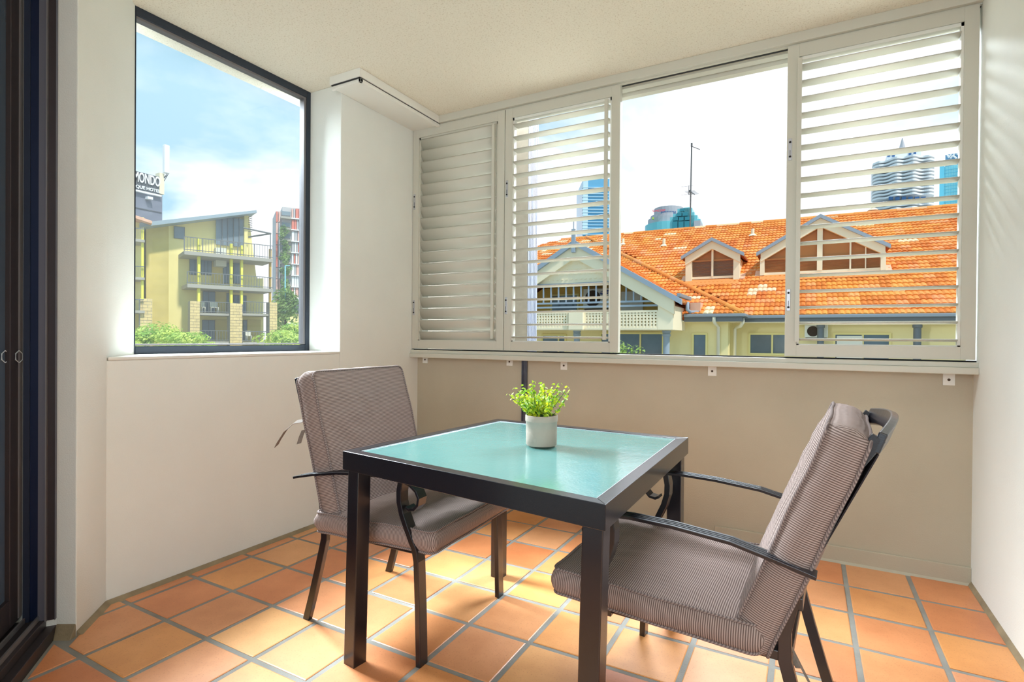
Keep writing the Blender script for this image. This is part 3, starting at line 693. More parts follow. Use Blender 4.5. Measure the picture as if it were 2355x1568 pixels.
def leafdisc(mb, c, nrm, r):
    nrm = nrm.normalized(); a = nrm.orthogonal().normalized(); b = nrm.cross(a)
    mb.add([c+nrm*r*0.25]+[c+a*r*math.cos(q)+b*r*math.sin(q)*0.85 for q in [i*PI/3 for i in range(6)]], [(0, i+1, (i+1) % 6+1) for i in range(6)])
for k in range(34):
    az = rnd.uniform(0, 2*PI); sp = rnd.uniform(0.05, 1)**0.7; ln = rnd.uniform(0.090, 0.152)*(1.0-0.12*sp)
    p = pc+Vector((math.cos(az)*0.03*sp, math.sin(az)*0.03*sp, 0.092)); d = Vector((math.cos(az)*1.25*sp, math.sin(az)*1.25*sp, 1.0)).normalized()
    pts = [p.copy()]; n_ = 11
    for i in range(n_):
        p = p+d*ln/n_; d = (d+Vector((rnd.uniform(-.13, .13), rnd.uniform(-.13, .13), 0.02))).normalized(); pts.append(p.copy())
        if i >= 1:
            for s_ in range(2):
                q = rnd.uniform(0, 2*PI); o_ = Vector((math.cos(q), math.sin(q), rnd.uniform(-.1, .7)))
                leafdisc(gl, p+o_*rnd.uniform(.004, .008), o_+Vector((0, 0, .6))+Vector((rnd.uniform(-.5, .5), rnd.uniform(-.5, .5), 0)), rnd.uniform(.0060, .0092)*(1.15-0.4*i/n_))
    gs.tube(pts[::2], 0.0010, 5)
gs.build('stems', MT['stem'], pl, kind='stuff'); gl.build('foliage', MT['leaf'], pl, smooth=True, kind='stuff')

# ================================================================== HOUSE ACROSS THE STREET
GND = -9.0
TP = math.tan(math.radians(28)); YE, ZE = 16.0, 1.872
def hitM(px_, py_, t_=TP, ye=YE, ze=ZE):
    d = ray(px_, py_); s = (ze-CAM.z+t_*(CAM.y-ye))/(d.z-t_*d.y); return CAM+d*s
RD = hitM(1800, 508); YR, ZR = RD.y, RD.z
xat = lambda px_, y: bp(px_, 700, 1, y).x
zat = lambda px_, py_, y: bp(px_, py_, 1, y).z
house = thing('tiled_roof_building', (1.0, 18.0, GND), 'cream building with an orange terracotta tiled roof across the street', 'building')
g = MB(); g.box((-160, -60, GND-0.3), (140, 260, GND)); struct(g.build('ground', mat('street_ground', srgb(150, 148, 140), 0.9, noise_amt=0.15, noise_scale=0.3)), 'paved ground far below the balcony'); bpy.data.objects['ground'].name = 'floor_outdoor'
H1x = xat(1348, YR); T0x = xat(1298, YR); YL, ZL = 15.2, 1.905; Bx = xat(1706, YL)
TL = (ZR-ZL)/(YR-YL)
XR = 15.0
# roof decks
g = MB()
g.prism([(Bx, YE, ZE-0.03), (XR, YE, ZE-0.03), (XR, YR, ZR-0.03), (H1x, YR, ZR-0.03)], (0, 0, -0.15))
xl = -11.0
g.prism([(xl, YL, ZL-0.03), (Bx, YL, ZL-0.03), (H1x, YR, ZR-0.03), (T0x, YR, ZR-0.03), (xl, YL+4.5, ZL+4.5*TL-0.03)], (0, 0, -0.15))
g.add([(Bx, YL, ZL), (Bx, YE, ZE), (H1x, YR, ZR)], [(0, 1, 2)])
g.prism([(T0x, YR, ZR-0.03), (XR, YR, ZR-0.03), (XR, YR+9, ZE), (T0x-3, YR+9, ZE)], (0, 0, -0.15))
g.build('roof_deck', MT['rooffelt'], house)
# tile geometry
TW, TE, TLn = 0.30, 0.32, 0.38
def tile_verts(c, u, v, n, w_=TW, ln=TLn):
    S = 6; vs = []
    for k in range(S+1):
        q = k/S; h = 0.030*abs(math.sin(PI*2*q))**0.8
        p = c+u*(q-0.5)*w_
        vs += [p+v*(-0.02)+n*(h+0.040), p+v*(-0.02)+n*(-0.004), p+v*(ln-0.02)+n*(h*0.9-0.004)]
    fs = []
    for k in range(S):
        a = 3*k; fs += [(a, a+3, a+5, a+2), (a+1, a+4, a+3, a)]
    return vs, fs
def set_tint(me, vals):
    at = me.attributes.new('tint', 'FLOAT', 'FACE'); at.data.foreach_set('value', vals)
rt = random.Random(5)
def pick_tint():
    return rt.uniform(0.05, 0.85)
# base tile meshes with different tints, shared
nM = Vector((0, -math.sin(math.radians(28)), math.cos(math.radians(28)))); vM = Vector((0, math.cos(math.radians(28)), math.sin(math.radians(28))))
uX = Vector((1, 0, 0))
base_tiles = []
for k in range(7):
    mb = MB(); a_, b_ = tile_verts(Vector((0, 0, 0)), uX, vM, nM); mb.add(a_, b_); o = mb.build('roof_tile', MT['rooftile'], None)
    set_tint(o.data, [1.0 if k == 6 else 0.08+0.14*k]*len(b_)); base_tiles.append(o.data); bpy.data.objects.remove(o)
def roof_fill(name, y0, z0, t_, x0, x1, inside, rowsN, tmat=MT['rooftile'], parts=None):
    al = math.atan(t_); v = Vector((0, math.cos(al), math.sin(al))); n = Vector((0, -math.sin(al), math.cos(al)))
    mb = MB(); tv = []; cnt = 0; pale = {}
    for r_ in range(rowsN):
        nx = int((x1-x0)/TW)+1
        for c_ in range(nx):
            x = x0+(c_+0.5)*TW
            if rt.random() < 0.022:
                pale[(r_, c_)] = 1
                if rt.random() < 0.6: pale[(r_, c_+1)] = 1
                if rt.random() < 0.25: pale[(r_+1, c_)] = 1
            p = Vector((x, y0, z0))+v*(r_*TE)
            if not inside(x, p.y): continue
            isp = (r_, c_) in pale
            if parts and parts(p, r_) and cnt < 300:
                k = 6 if isp else rt.randrange(6)
                o = bpy.data.objects.new('roof_tile', base_tiles[k]); COL.objects.link(o); o.parent = house; o.location = p+n*rt.uniform(0, 0.006)-house.location; cnt += 1
                continue
            a_, b_ = tile_verts(p, uX, v, n); mb.add(a_, b_); tv += [1.0 if isp else pick_tint()]*len(b_)
    if mb.v:
        o = mb.build(name, tmat, house, kind='stuff'); set_tint(o.data, tv)
    return cnt
hipx = lambda y: Bx+(H1x-Bx)*(y-YE)/(YR-YE)
hipxL = lambda y: Bx+(H1x-Bx)*(y-YL)/(YR-YL)
rowsM = int((YR-YE)/math.cos(math.radians(28))/TE)+1
def front_zone(p, r_):
    d = p-CAM; z = d.dot(FW); px_ = 1177.5+F_PX*d.dot(RT)/z
    return 1690 < px_ < 2212 and r_ < 17
roof_fill('roof_tiles', YE, ZE, TP, -9, XR, lambda x, y: x > hipx(y)+0.05, rowsM, parts=front_zone)
rowsL = int((YR-YL)/math.cos(math.atan(TL))/TE)+1
xlf = lambda y: T0x-(YR-y)*1.55
roof_fill('roof_tiles', YL, ZL, TL, -11, Bx, lambda x, y: x < hipxL(y)-0.05 and x > xlf(y), rowsL)
# ridge and hip caps
def caps(p0, p1, n_, r=0.10):
    for k in range(n_):
        a = p0+(p1-p0)*(k/n_); b = p0+(p1-p0)*((k+1.12)/n_); mb = MB(); ax = (b-a).normalized(); sd = ax.cross(Vector((0, 0, 1))).normalized(); up_ = sd.cross(ax)
        vs = []
        for q_, rr_ in ((a, r*1.08), (b, r)):
            for j in range(7):
                th = PI*j/6; vs.append(q_+sd*rr_*math.cos(th)+up_*rr_*math.sin(th))
        fs = [(j, j+7, j+8, j+1) for j in range(6)]+[tuple(range(7))]
        mb.add(vs, fs); o = mb.build('ridge_cap', MT['rooftile'], house); set_tint(o.data, [rt.uniform(0.2, 0.9)]*len(fs))
caps(Vector((Bx, YL, ZL+0.02)), Vector((H1x, YR, ZR+0.03)), 34)
caps(Vector((T0x-0.2, YR, ZR-0.01)), Vector((XR, YR, ZR-0.01)), 48, 0.11)
# gutters and fascia, soffit
g = MB(); g.box((Bx-0.1, YE-0.13, ZE-0.09), (XR, YE+0.0, ZE+0.01)); g.build('gutter', MT['gutter'], house, bevel=0.02)
g = MB(); g.box((Bx, YE-0.02, ZE-0.20), (XR, YE+0.02, ZE-0.02)); g.build('fascia', MT['fascia'], house)
gx0 = xat(1574, YL)
g = MB(); g.box((gx0, YL-0.13, ZL-0.09), (Bx+0.12, YL, ZL+0.01)); g.box((Bx, YL, ZL-0.09), (Bx+0.13, YE, ZL+0.01)); g.build('gutter', MT['gutter'], house, bevel=0.02)
g = MB(); g.box((gx0, YL-0.02, ZL-0.24), (Bx+0.03, YL+0.02, ZL-0.02)); g.box((Bx-0.02, YL, ZL-0.24), (Bx+0.03, YE, ZL-0.02)); g.build('fascia', MT['fascia'], house)
g = MB(); g.box((gx0-1, YL, ZL-0.24), (Bx, 17, ZL-0.20)); g.box((Bx-1, YE, ZE-0.22), (XR, 17.2, ZE-0.18)); g.build('soffit', MT['cream'], house)
# walls
WL1, WR1 = 15.7, 16.9; cxw = xat(1675, WL1)
g = MB(); g.box((-10, WL1, GND), (cxw, 24, 1.7)); g.build('wall', MT['creamy'], house)
g = MB(); g.box((cxw, WR1, GND), (XR, 24, 1.7)); g.build('wall', MT['creamy'], house)
def far_window(x0, x1, z0, z1, y, frame, pane, parent, fwid=0.06, mull=(), trans=(), name='window', fmat=None):
    g = MB(); f = fwid
    g.box((x0-f, y-0.06, z0-f), (x0, y+0.03, z1+f)); g.box((x1, y-0.06, z0-f), (x1+f, y+0.03, z1+f)); g.box((x0, y-0.06, z1), (x1, y+0.03, z1+f)); g.box((x0, y-0.08, z0-f), (x1, y+0.03, z0))
    for m_ in mull: g.box((m_-f*0.45, y-0.05, z0), (m_+f*0.45, y, z1))
    for t_ in trans: g.box((x0, y-0.045, t_-f*.3), (x1, y, t_+f*.3))
    w_ = g.build(name, frame, parent)
    g = MB(); g.box((x0, y-0.012, z0), (x1, y-0.004, z1)); g.build('pane', pane, w_)
    return w_
def wpx(pl_, pr_, pt_, pb_, y, frame=MT['yframe'], pane=MT['winglass'], mull=(), trans=(), f=0.06):
    c = (pl_+pr_)/2
    return far_window(xat(pl_, y), xat(pr_, y), zat(c, pb_, y), zat(c, pt_, y), y, frame, pane, house, f, [xat(q, y) for q in mull], [zat(c, q, y) for q in trans])
wpx(1597, 1624, 770, 850, WL1-0.01)
wpx(1727, 1812, 770, 812, WR1-0.01, mull=(1777,))
wpx(1922, 2045, 770, 830, WR1-0.01, mull=(1985,))
wpx(1250, 1300, 772, 850, WL1-0.01, mull=(1286,))
wpx(1385, 1524, 768, 850, WL1-0.01, mull=(1474,))
g = MB(); g.box((xat(1925, WR1), WR1-0.10, zat(1950, 850, WR1)), (xat(1984, WR1), WR1-0.09, zat(1950, 772, WR1))); g.build('curtain', MT['acwhite'], house)
# columns
def column(px0, px1, y, zt, matn):
    x0, x1 = xat(px0, y), xat(px1, y); r = (x1-x0)/2; g = MB(); c = ((x0+x1)/2, y, GND)
    g.lathe(c, [(r, 0), (r, zt-GND)], 20); g.lathe((c[0], y, zt-0.20), [(r, 0), (r*1.25, 0.02), (r*1.25, 0.09), (r*1.05, 0.12), (r*1.3, 0.14), (r*1.3, 0.2)], 20)
    g.build('column', matn, house, smooth=False)
zs = zat(1530, 760, 14.6)
column(1526, 1541, 14.6, zs, MT['bluegrey']); column(1321, 1334, 14.6, zs, MT['bluegrey'])
column(1880, 1896, 16.3, ZE-0.2, MT['fascia']); column(2101, 2120, 16.3, ZE-0.2, MT['fascia'])
# downpipes
def dpipe(pts, m_, r=0.055):
    g = MB(); g.tube(pts, r, 10, up=(0.3, 0.9, 0)); g.build('downpipe', m_, house, smooth=True)
def q3(px_, py_, y): return bp(px_, py_, 1, y)
a, b = q3(1642, 728, YL-0.05), q3(1642, 738, YL-0.05); c = q3(1652, 752, WL1-0.1)
dpipe([a, b, q3(1645, 744, YL+0.15), c, Vector((c.x, c.y, GND))], MT['pipe'])
a, b = q3(1708, 731, YL+0.3), q3(1708, 742, YL+0.3); c = q3(1690, 757, WR1-0.6)
dpipe([a, b, q3(1703, 750, YL+0.5), q3(1695, 752, WR1-0.7), c, Vector((c.x, c.y, GND))], MT['pipe'])
# ---------------- gable bay
YG = 13.8
ap = q3(1323, 553, YG); re = q3(1560, 683, YG)
def mir(p): return Vector((2*ap.x-p.x, p.y, p.z))
hw = re.x-ap.x; gs_ = (ap.z-re.z)/hw
def chev(mb, top, th, x_half, y0, y1, ax=None):     # chevron band hanging below the line 'top'
    cx = (ax or ap).x; z0 = (ax or ap).z-top; zr = z0-x_half*gs_
    mb.prism([(cx-x_half, y0, zr), (cx, y0, z0), (cx+x_half, y0, zr), (cx+x_half, y0, zr-th), (cx, y0, z0-th), (cx-x_half, y0, zr-th)], (0, y1-y0, 0))
g = MB(); chev(g, 0.0, 0.17, hw+0.12, YG-0.16, YG); g.build('verge_capping', MT['bluegrey'], house)
g = MB(); chev(g, 0.13, 0.05, hw, YG, 19.5); g.build('roof_deck', MT['rooffelt'], house)
g = MB(); chev(g, 0.17, 0.42, hw-0.12, YG-0.06, YG+0.12); g.build('bargeboard', MT['cream'], house)
# tiles on the right slope of the gable
al = math.atan(gs_); vv = Vector((-math.cos(al), 0, math.sin(al))); nn_ = Vector((math.sin(al), 0, math.cos(al)))
mb = MB(); tv = []
for r_ in range(int(hw/math.cos(al)/TE)+1):
    for c_ in range(18):
        p = Vector((ap.x+hw, YG+0.15+c_*TW, re.z-0.13))+vv*(r_*TE)
        if p.z < ZL+(p.y-YL)*TL-0.3: continue
        a_, b_ = tile_verts(p, Vector((0, 1, 0)), vv, nn_); mb.add(a_, b_); tv += [pick_tint()]*len(b_)
o = mb.build('roof_tiles', MT['rooftile'], house, kind='stuff'); set_tint(o.data, tv)
# finial
g = MB(); g.box((ap.x-0.06, YG-0.20, ap.z-0.42), (ap.x+0.06, YG-0.10, ap.z+0.35)); g.tube([(ap.x, YG-0.15, ap.z+0.35), (ap.x, YG-0.15, ap.z+0.62)], 0.018, 6, up=(1, 0, 0)); g.build('finial', MT['bluegrey'], house)
# gable infill with rows of little blocks
zb_ = zat(1323, 650, YG); zi = ap.z-0.17-0.40; hi_ = (zi-zb_)/gs_
g = MB(); g.prism([(ap.x-hi_, YG+0.10, zb_), (ap.x+hi_, YG+0.10, zb_), (ap.x, YG+0.10, zi)], (0, 0.1, 0)); g.build('gable_panel', MT['cream'], house)
g = MB(); z = zb_+0.12
while z < zi-0.2:
    hh = (zi-z)/gs_-0.15; k = int(hh/0.17)
    for j in range(-k, k+1): g.box((ap.x+j*0.17-0.04, YG+0.07, z), (ap.x+j*0.17+0.04, YG+0.10, z+0.025))
    z += 0.17
g.build('gable_panel_blocks', MT['cream'], house, kind='stuff')
g = MB(); bh_ = (ap.z-0.25-zb_)/gs_; g.box((ap.x-bh_, YG, zb_-0.09), (ap.x+bh_, YG+0.1, zb_)); g.build('beam', MT['gutter'], house)
# balcony recess
xp0, xp1 = xat(1513, YG), xat(1548, YG); zsb, zst = zat(1520, 758, YG), zat(1520, 714, YG)
xm0, xm1 = 2*ap.x-xp1, 2*ap.x-xp0
g = MB(); zv = lambda x: ap.z-0.35-abs(x-ap.x)*gs_
g.prism([(xp0, YG, zsb), (xp1, YG, zsb), (xp1, YG, zv(xp1)), (xp0, YG, zv(xp0))], (0, 1.9, 0)); g.build('pier', MT['cream'], house)
g = MB(); g.prism([(xm0, YG, zsb), (xm1, YG, zsb), (xm1, YG, zv(xm1)), (xm0, YG, zv(xm0))], (0, 1.9, 0)); g.build('pier', MT['cream'], house)
g = MB(); g.box((xm0, YG+0.02, zsb-0.0), (xp0+0.02, 15.7, zsb+0.06)); g.build('balcony_slab', MT['cream'], house)
hb_ = (ap.z-0.30-zb_)/gs_
g = MB(); g.prism([(xm1, 15.3, zsb), (xp0, 15.3, zsb), (xp0, 15.3, min(zb_, zv(xp0))), (ap.x+hb_, 15.3, zb_), (ap.x-hb_, 15.3, zb_), (xm1, 15.3, min(zb_, zv(xm1)))], (0, 0.05, 0)); g.build('recess_wall', MT['ochre'], house)
g = MB(); g.box((xat(1265, 15.2), 15.22, zsb), (xat(1330, 15.2), 15.28, zat(1300, 676, 15.2))); rw = g.build('glass_door', MT['yframe'], house)
g = MB(); g.box((xat(1270, 15.2), 15.19, zsb), (xat(1326, 15.2), 15.21, zat(1300, 680, 15.2))); g.build('pane', MT['winglass'], rw)
g = MB(); g.box((xat(1428, 15.2), 15.22, zsb), (xat(1478, 15.2), 15.28, zat(1450, 670, 15.2))); g.build('pale_screen', MT['acwhite'], house)
z1r, z2r = zat(1450, 693, YG), zat(1450, 703, YG)
g = MB(); g.box((xm1, YG+0.02, z1r-0.03), (xp0, YG+0.07, z1r+0.03)); g.build('rail', MT['bluegrey'], house)
g = MB(); g.box((xm1, YG+0.02, z2r-0.03), (xp0, YG+0.07, z2r+0.03)); g.build('rail', MT['bluegrey'], house)
px_ = 1214
while px_ < 1510:
    x = xat(px_, YG); zt = min(zb_-0.09, zv(x)-0.2)
    if zt > z1r: g = MB(); g.box((x-0.022, YG+0.025, z1r), (x+0.022, YG+0.065, zt)); g.build('baluster', MT['bluegrey'], house)
    px_ += 17.3
def lattice(pa, pb):
    x0, x1 = xat(pa, YG), xat(pb, YG); g = MB(); st_ = 0.105
    g.box((x0, YG, zst-0.05), (x1, YG+0.06, zst+0.02)); g.box((x0, YG, zsb), (x1, YG+0.06, zsb+0.07))
    n_ = int((x1-x0)/st_)
    for k in range(n_+1):
        x = x0+(x1-x0)*k/n_; g.box((x-0.03, YG+0.01, zsb), (x+0.03, YG+0.035, zst))
    n_ = 6
    for k in range(1, n_): zc_ = zsb+(zst-zsb)*k/n_; g.box((x0, YG+0.02, zc_-0.03), (x1, YG+0.045, zc_+0.03))
    g.build('lattice_panel', MT['cream'], house)
lattice(1196, 1304); lattice(1346, 1512)
g = MB(); g.box((xat(1309, YG), YG-0.1, zsb-0.02), (xat(1344, YG), YG+0.4, zst+0.06)); g.build('planter_box', MT['cream'], house, bevel=0.03)
g = MB(); g.box((xm1, 15.1, zsb), (xp0, 15.15, zst)); g.build('parapet', MT['ochre'], house)
# upper verge gutter at the end of the gable and its elbow pipe
g = MB(); g.obox(q3(1556, 683, YG), Vector((0.12, 0, 0)), Vector((0, 1.75, 0)), Vector((0, 0, 0.12))); g.build('gutter', MT['gutter'], house, bevel=0.02)
dpipe([q3(1581, 694, 15.0), q3(1581, 712, 15.0), q3(1588, 718, 15.2), q3(1606, 718, 15.35)], MT['bluegrey'], 0.06)
g = MB(); g.box((xat(1588, 15.4), 15.33, zat(1590, 716, 15.4)), (xat(1612, 15.4), 15.9, zat(1590, 697, 15.6))); g.build('flashing', MT['patch'], house)
# ---------------- dormers
def dormer(apx, ltx, rtx, posts, win, mulls, base_px, blindm, lab):
    Yd = hitM(*base_px).y
    A, Lt, Rt_ = q3(*apx, Yd), q3(*ltx, Yd), q3(*rtx, Yd)
    ze_ = (Lt.z+Rt_.z)/2; hw_ = (Rt_.x-Lt.x)/2; cx_ = (Lt.x+Rt_.x)/2; A = Vector((cx_, Yd, A.z)); sl = (A.z-ze_)/hw_
    yb_ = YE+(A.z-ZE)/TP
    root = thing('dormer', (0, 0, 0), None, None); root.parent = house; root.location = Vector((0, 0, 0))
    def pris(mb, top, th, xh, y0, y1):
        z0 = A.z-top; zr_ = z0-xh*sl; mb.prism([(cx_-xh, y0, zr_), (cx_, y0, z0), (cx_+xh, y0, zr_), (cx_+xh, y0, zr_-th), (cx_, y0, z0-th), (cx_-xh, y0, zr_-th)], (0, y1-y0, 0))
    g = MB(); pris(g, 0.0, 0.13, hw_, Yd-0.35, Yd-0.18); g.build('verge_capping', MT['bluegrey'], root)
    g = MB(); pris(g, 0.06, 0.08, hw_-0.02, Yd-0.18, yb_); g.build('roof', MT['rooffelt'], root)
    g = MB(); pris(g, 0.12, 0.30, hw_-0.14, Yd-0.24, Yd-0.08); g.build('bargeboard', MT['cream'], root)
    (pl0, pl1, pr0, pr1, pzb) = posts
    zbt = q3(apx[0], pzb, Yd).z
    X = [q3(p, 600, Yd).x for p in (pl0, pl1, pr0, pr1)]
    zt_ = lambda x: A.z-0.3-abs(x-cx_)*sl
    for a_, b_ in ((X[0], X[1]), (X[2], X[3])):
        g = MB(); g.prism([(a_, Yd-0.2, zbt-0.1), (b_, Yd-0.2, zbt-0.1), (b_, Yd-0.2, zt_(b_)), (a_, Yd-0.2, zt_(a_))], (0, 0.25, 0)); g.build('post', MT['cream'], root)
    g = MB(); g.prism([(X[0]+0.03, Yd+0.05, zbt-0.2), (X[3]-0.03, Yd+0.05, zbt-0.2), (X[3]-0.03, Yd+0.05, zt_(X[3])+0.1), (cx_, Yd+0.05, A.z-0.2), (X[0]+0.03, Yd+0.05, zt_(X[0])+0.1)], (0, yb_-Yd, 0)); g.build('cheek_wall', MT['cream'], root)
    zw = q3((X and apx[0]), win, Yd).z
    g = MB(); xi0, xi1 = X[1], X[2]; zi_ = lambda x: A.z-0.40-abs(x-cx_)*sl
    g.prism([(xi0, Yd+0.02, zw), (xi1, Yd+0.02, zw), (xi1, Yd+0.02, zi_(xi1)), (cx_, Yd+0.02, A.z-0.40), (xi0, Yd+0.02, zi_(xi0))], (0, 0.02, 0)); g.build('blind_backing', MT['blind'], root)
    ztr = zi_(xi0)-0.02
    n_ = int((ztr-zw)/0.045)
    g = MB()
    for k in range(n_): z = zw+0.03+k*0.045; g.obox((xi0+0.02, Yd-0.02, z), (xi1-xi0-0.04, 0, 0), (0, 0.03, 0.02), (0, -0.004, 0.006))
    g.build('blind_slats', blindm, root, kind='stuff')
    g = MB(); g.box((xi0, Yd-0.12, zw-0.09), (xi1, Yd+0.02, zw)); g.build('window_sill', MT['cream'], root)
    g = MB(); g.box((xi0, Yd-0.06, ztr-0.02), (xi1, Yd-0.02, ztr+0.04)); g.build('transom', MT['blind'], root)
    for mp, mw in mulls:
        x = q3(mp, 600, Yd).x; g = MB(); g.box((x-mw/2, Yd-0.14, zw), (x+mw/2, Yd-0.03, zi_(x)+0.12)); g.build('mullion', MT['cream'], root)
    g = MB(); g.prism([(xi0, Yd-0.08, zw), (xi1, Yd-0.08, zw), (xi1, Yd-0.08, zi_(xi1)), (cx_, Yd-0.08, A.z-0.40), (xi0, Yd-0.08, zi_(xi0))], (0, 0.006, 0)); g.build('pane', MT['pane'], root)
    # mortar flashing at the foot
    for s_, xx in ((-1, X[0]), (1, X[3])):
        g = MB(); c_ = Vector((xx+s_*0.06, Yd-0.15, ZE+(Yd-0.15-YE)*TP+0.03)); g.obox(c_-uX*0.12, uX*0.24, vM*0.5, nM*0.04); g.build('flashing', MT['patch'], root)
    g = MB(); c_ = Vector((X[0], Yd-0.55, ZE+(Yd-0.55-YE)*TP+0.045)); g.obox(c_, uX*(X[3]-X[0]), vM*0.5, nM*0.02); g.build('apron_flashing', mat('apron', srgb(232, 150, 84), 0.8), root)
    return root
dormer((1638, 549), (1570, 591), (1713, 584), (1579, 1593, 1688, 1702, 640), 636, ((1639.5, 0.07),), (1641, 643), MT['blindg'], '')
dormer((1889, 496), (1741, 583), (2046, 565), (1749, 1759, 2024, 2036, 622), 622, ((1885, 0.17), (1955, 0.05), (1822, 0.05), (1990, 0.03)), (1890, 628), MT['blind'], '')
# little roof vents
for (vx, vy, vh) in ((1527, 565, 16), (1731, 541, 14), (1433, 562, 14), (1389, 552, 12), (2008, 482, 12)):
    p = hitM(vx, vy); g = MB(); g.tube([p, p+Vector((0, 0, vh*0.021))], 0.07, 8, up=(1, 0, 0)); g.lathe(p+Vector((0, 0, -.04)), [(0.22, 0), (0.10, 0.10)], 10); g.build('roof_vent', MT['cream'], house)
# air-conditioning units
def ac(pxl, pxr, pyt, pyb, y, label, logo):
    x0, x1 = xat(pxl, y), xat(pxr, y); c = (pxl+pxr)/2; z0, z1 = zat(c, pyb, y), zat(c, pyt, y)
    r = thing('air_conditioner', ((x0+x1)/2, y+0.15, z0), label, 'air conditioner')
    g = MB(); g.box((x0, y, z0), (x1, y+0.32, z1)); g.build('casing', MT['acwhite'], r, bevel=0.02)
    hh = (z1-z0)/2; cxa = x0+(x1-x0)*0.36; rr_ = hh*0.80
    g = MB(); g.tube([(cxa, y-0.012, z0+hh), (cxa, y+0.002, z0+hh)], rr_, 28, up=(0, 0, 1)); fn_ = g.build('fan', MT['fan'], r)
    g = MB()
    for k in range(1, 5):
        R_ = rr_*k/4; ring = [(cxa+R_*math.cos(2*PI*j/24), y-0.02, z0+hh+R_*math.sin(2*PI*j/24)) for j in range(24)]; g.tube(ring, 0.006, 4, closed=True, up=(0, 1, 0))
    g.build('fan_grille', MT['fan'], fn_)
    g = MB(); g.box((x0+0.03, y+0.05, z0-0.06), (x1-0.03, y+0.28, z0)); g.build('bracket', MT['fan'], r)
    if logo:
        cx_, cz_ = x0+(x1-x0)*0.80, z1-0.15
        g = MB(); g.add([(cx_, y-0.008, cz_)]+[(cx_+0.20*math.cos(2*PI*j/24), y-0.008, cz_+0.075*math.sin(2*PI*j/24)+0.025*math.cos(2*PI*j/24)) for j in range(24)], [(0, (j+1) % 24+1, j+1)[::-1] for j in range(24)]); bd = g.build('badge', MT['navy'], r)
        lt = text_mesh('badge_lettering', 'SAMSUNG', 0.085, MT['acwhite'], bd); place_text(lt, Vector((cx_, y-0.011, cz_)), uX, Vector((0, 0, 1)))
    return r
def text_mesh(name, txt, size, m_, parent, ext=0.002, align='CENTER', sx=1.0):
    cu = bpy.data.curves.new(name+'_curve', 'FONT'); cu.body = txt; cu.size = size; cu.extrude = ext; cu.align_x = align; cu.align_y = 'CENTER'; cu.offset = size*0.02
    to = bpy.data.objects.new(name+'_tmp', cu); COL.objects.link(to); dg = bpy.context.evaluated_depsgraph_get()
    me = bpy.data.meshes.new_from_object(to.evaluated_get(dg)); bpy.data.objects.remove(to)
    me.materials.clear(); me.materials.append(m_); o = bpy.data.objects.new(name, me); COL.objects.link(o); o.parent = parent; return o
def place_text(o, c, u, v):
    n = u.cross(v); mm_ = Matrix((u.normalized(), v.normalized(), n.normalized())).transposed().to_4x4()
    off = Vector((0, 0, 0)); q = o.parent
    while q is not None: off += q.location; q = q.parent
    mm_.translation = Vector(c)-off; o.matrix_local = mm_
ac(1341, 1404, 663, 709, 15.0, 'pale air conditioner with a dark fan inside the gable balcony across the street', True)
ac(1851, 1905, 747, 776, 16.55, 'small pale air conditioner under the eave behind a grey column across the street', False)
# antenna
p = hitM(1587, 519); zt = bp(1590, 332, 1, p.y).z
an = thing('television_antenna', p, 'tall thin television antenna mast on the tiled roof ridge', 'antenna')
g = MB(); g.tube([p-Vector((0, 0, .3)), Vector((p.x+0.04, p.y, zt))], 0.035, 8, up=(1, 0, 0)); g.build('mast', MT['fascia'], an)
g = MB(); t_ = Vector((p.x+0.04, p.y, zt)); g.tube([t_-Vector((0, 0, .1)), t_+Vector((0.42, -0.1, -0.36))], 0.02, 6); g.box((t_.x-.04, t_.y-.04, t_.z-.12), (t_.x+.04, t_.y+.04, t_.z+.06)); g.build('boom', MT['fascia'], an)
zc_ = bp(1587, 440, 1, p.y).z; c_ = Vector((p.x, p.y, zc_))
g = MB(); g.tube([c_, c_+Vector((0.26, -.3, -0.26))], 0.02, 6); g.tube([c_+Vector((-.08, 0, -.16)), c_+Vector((-.08, 0, .3))], 0.015, 6, up=(1, 0, 0))
for k in range(6): q = c_+Vector((0.05*k-.04, -.05*k, -.05*k+0.02)); g.tube([q+Vector((-.24, -.05, 0)), q+Vector((.24, .05, 0))], 0.008, 5)
for k in (-.14, .28): g.tube([c_+Vector((-.45, 0, k)), c_+Vector((.12, 0, k))], 0.006, 5)
g.box((c_.x-.07, c_.y-.05, c_.z-.05), (c_.x+.03, c_.y+.03, c_.z+.06)); g.build('aerial_array', MT['fascia'], an)
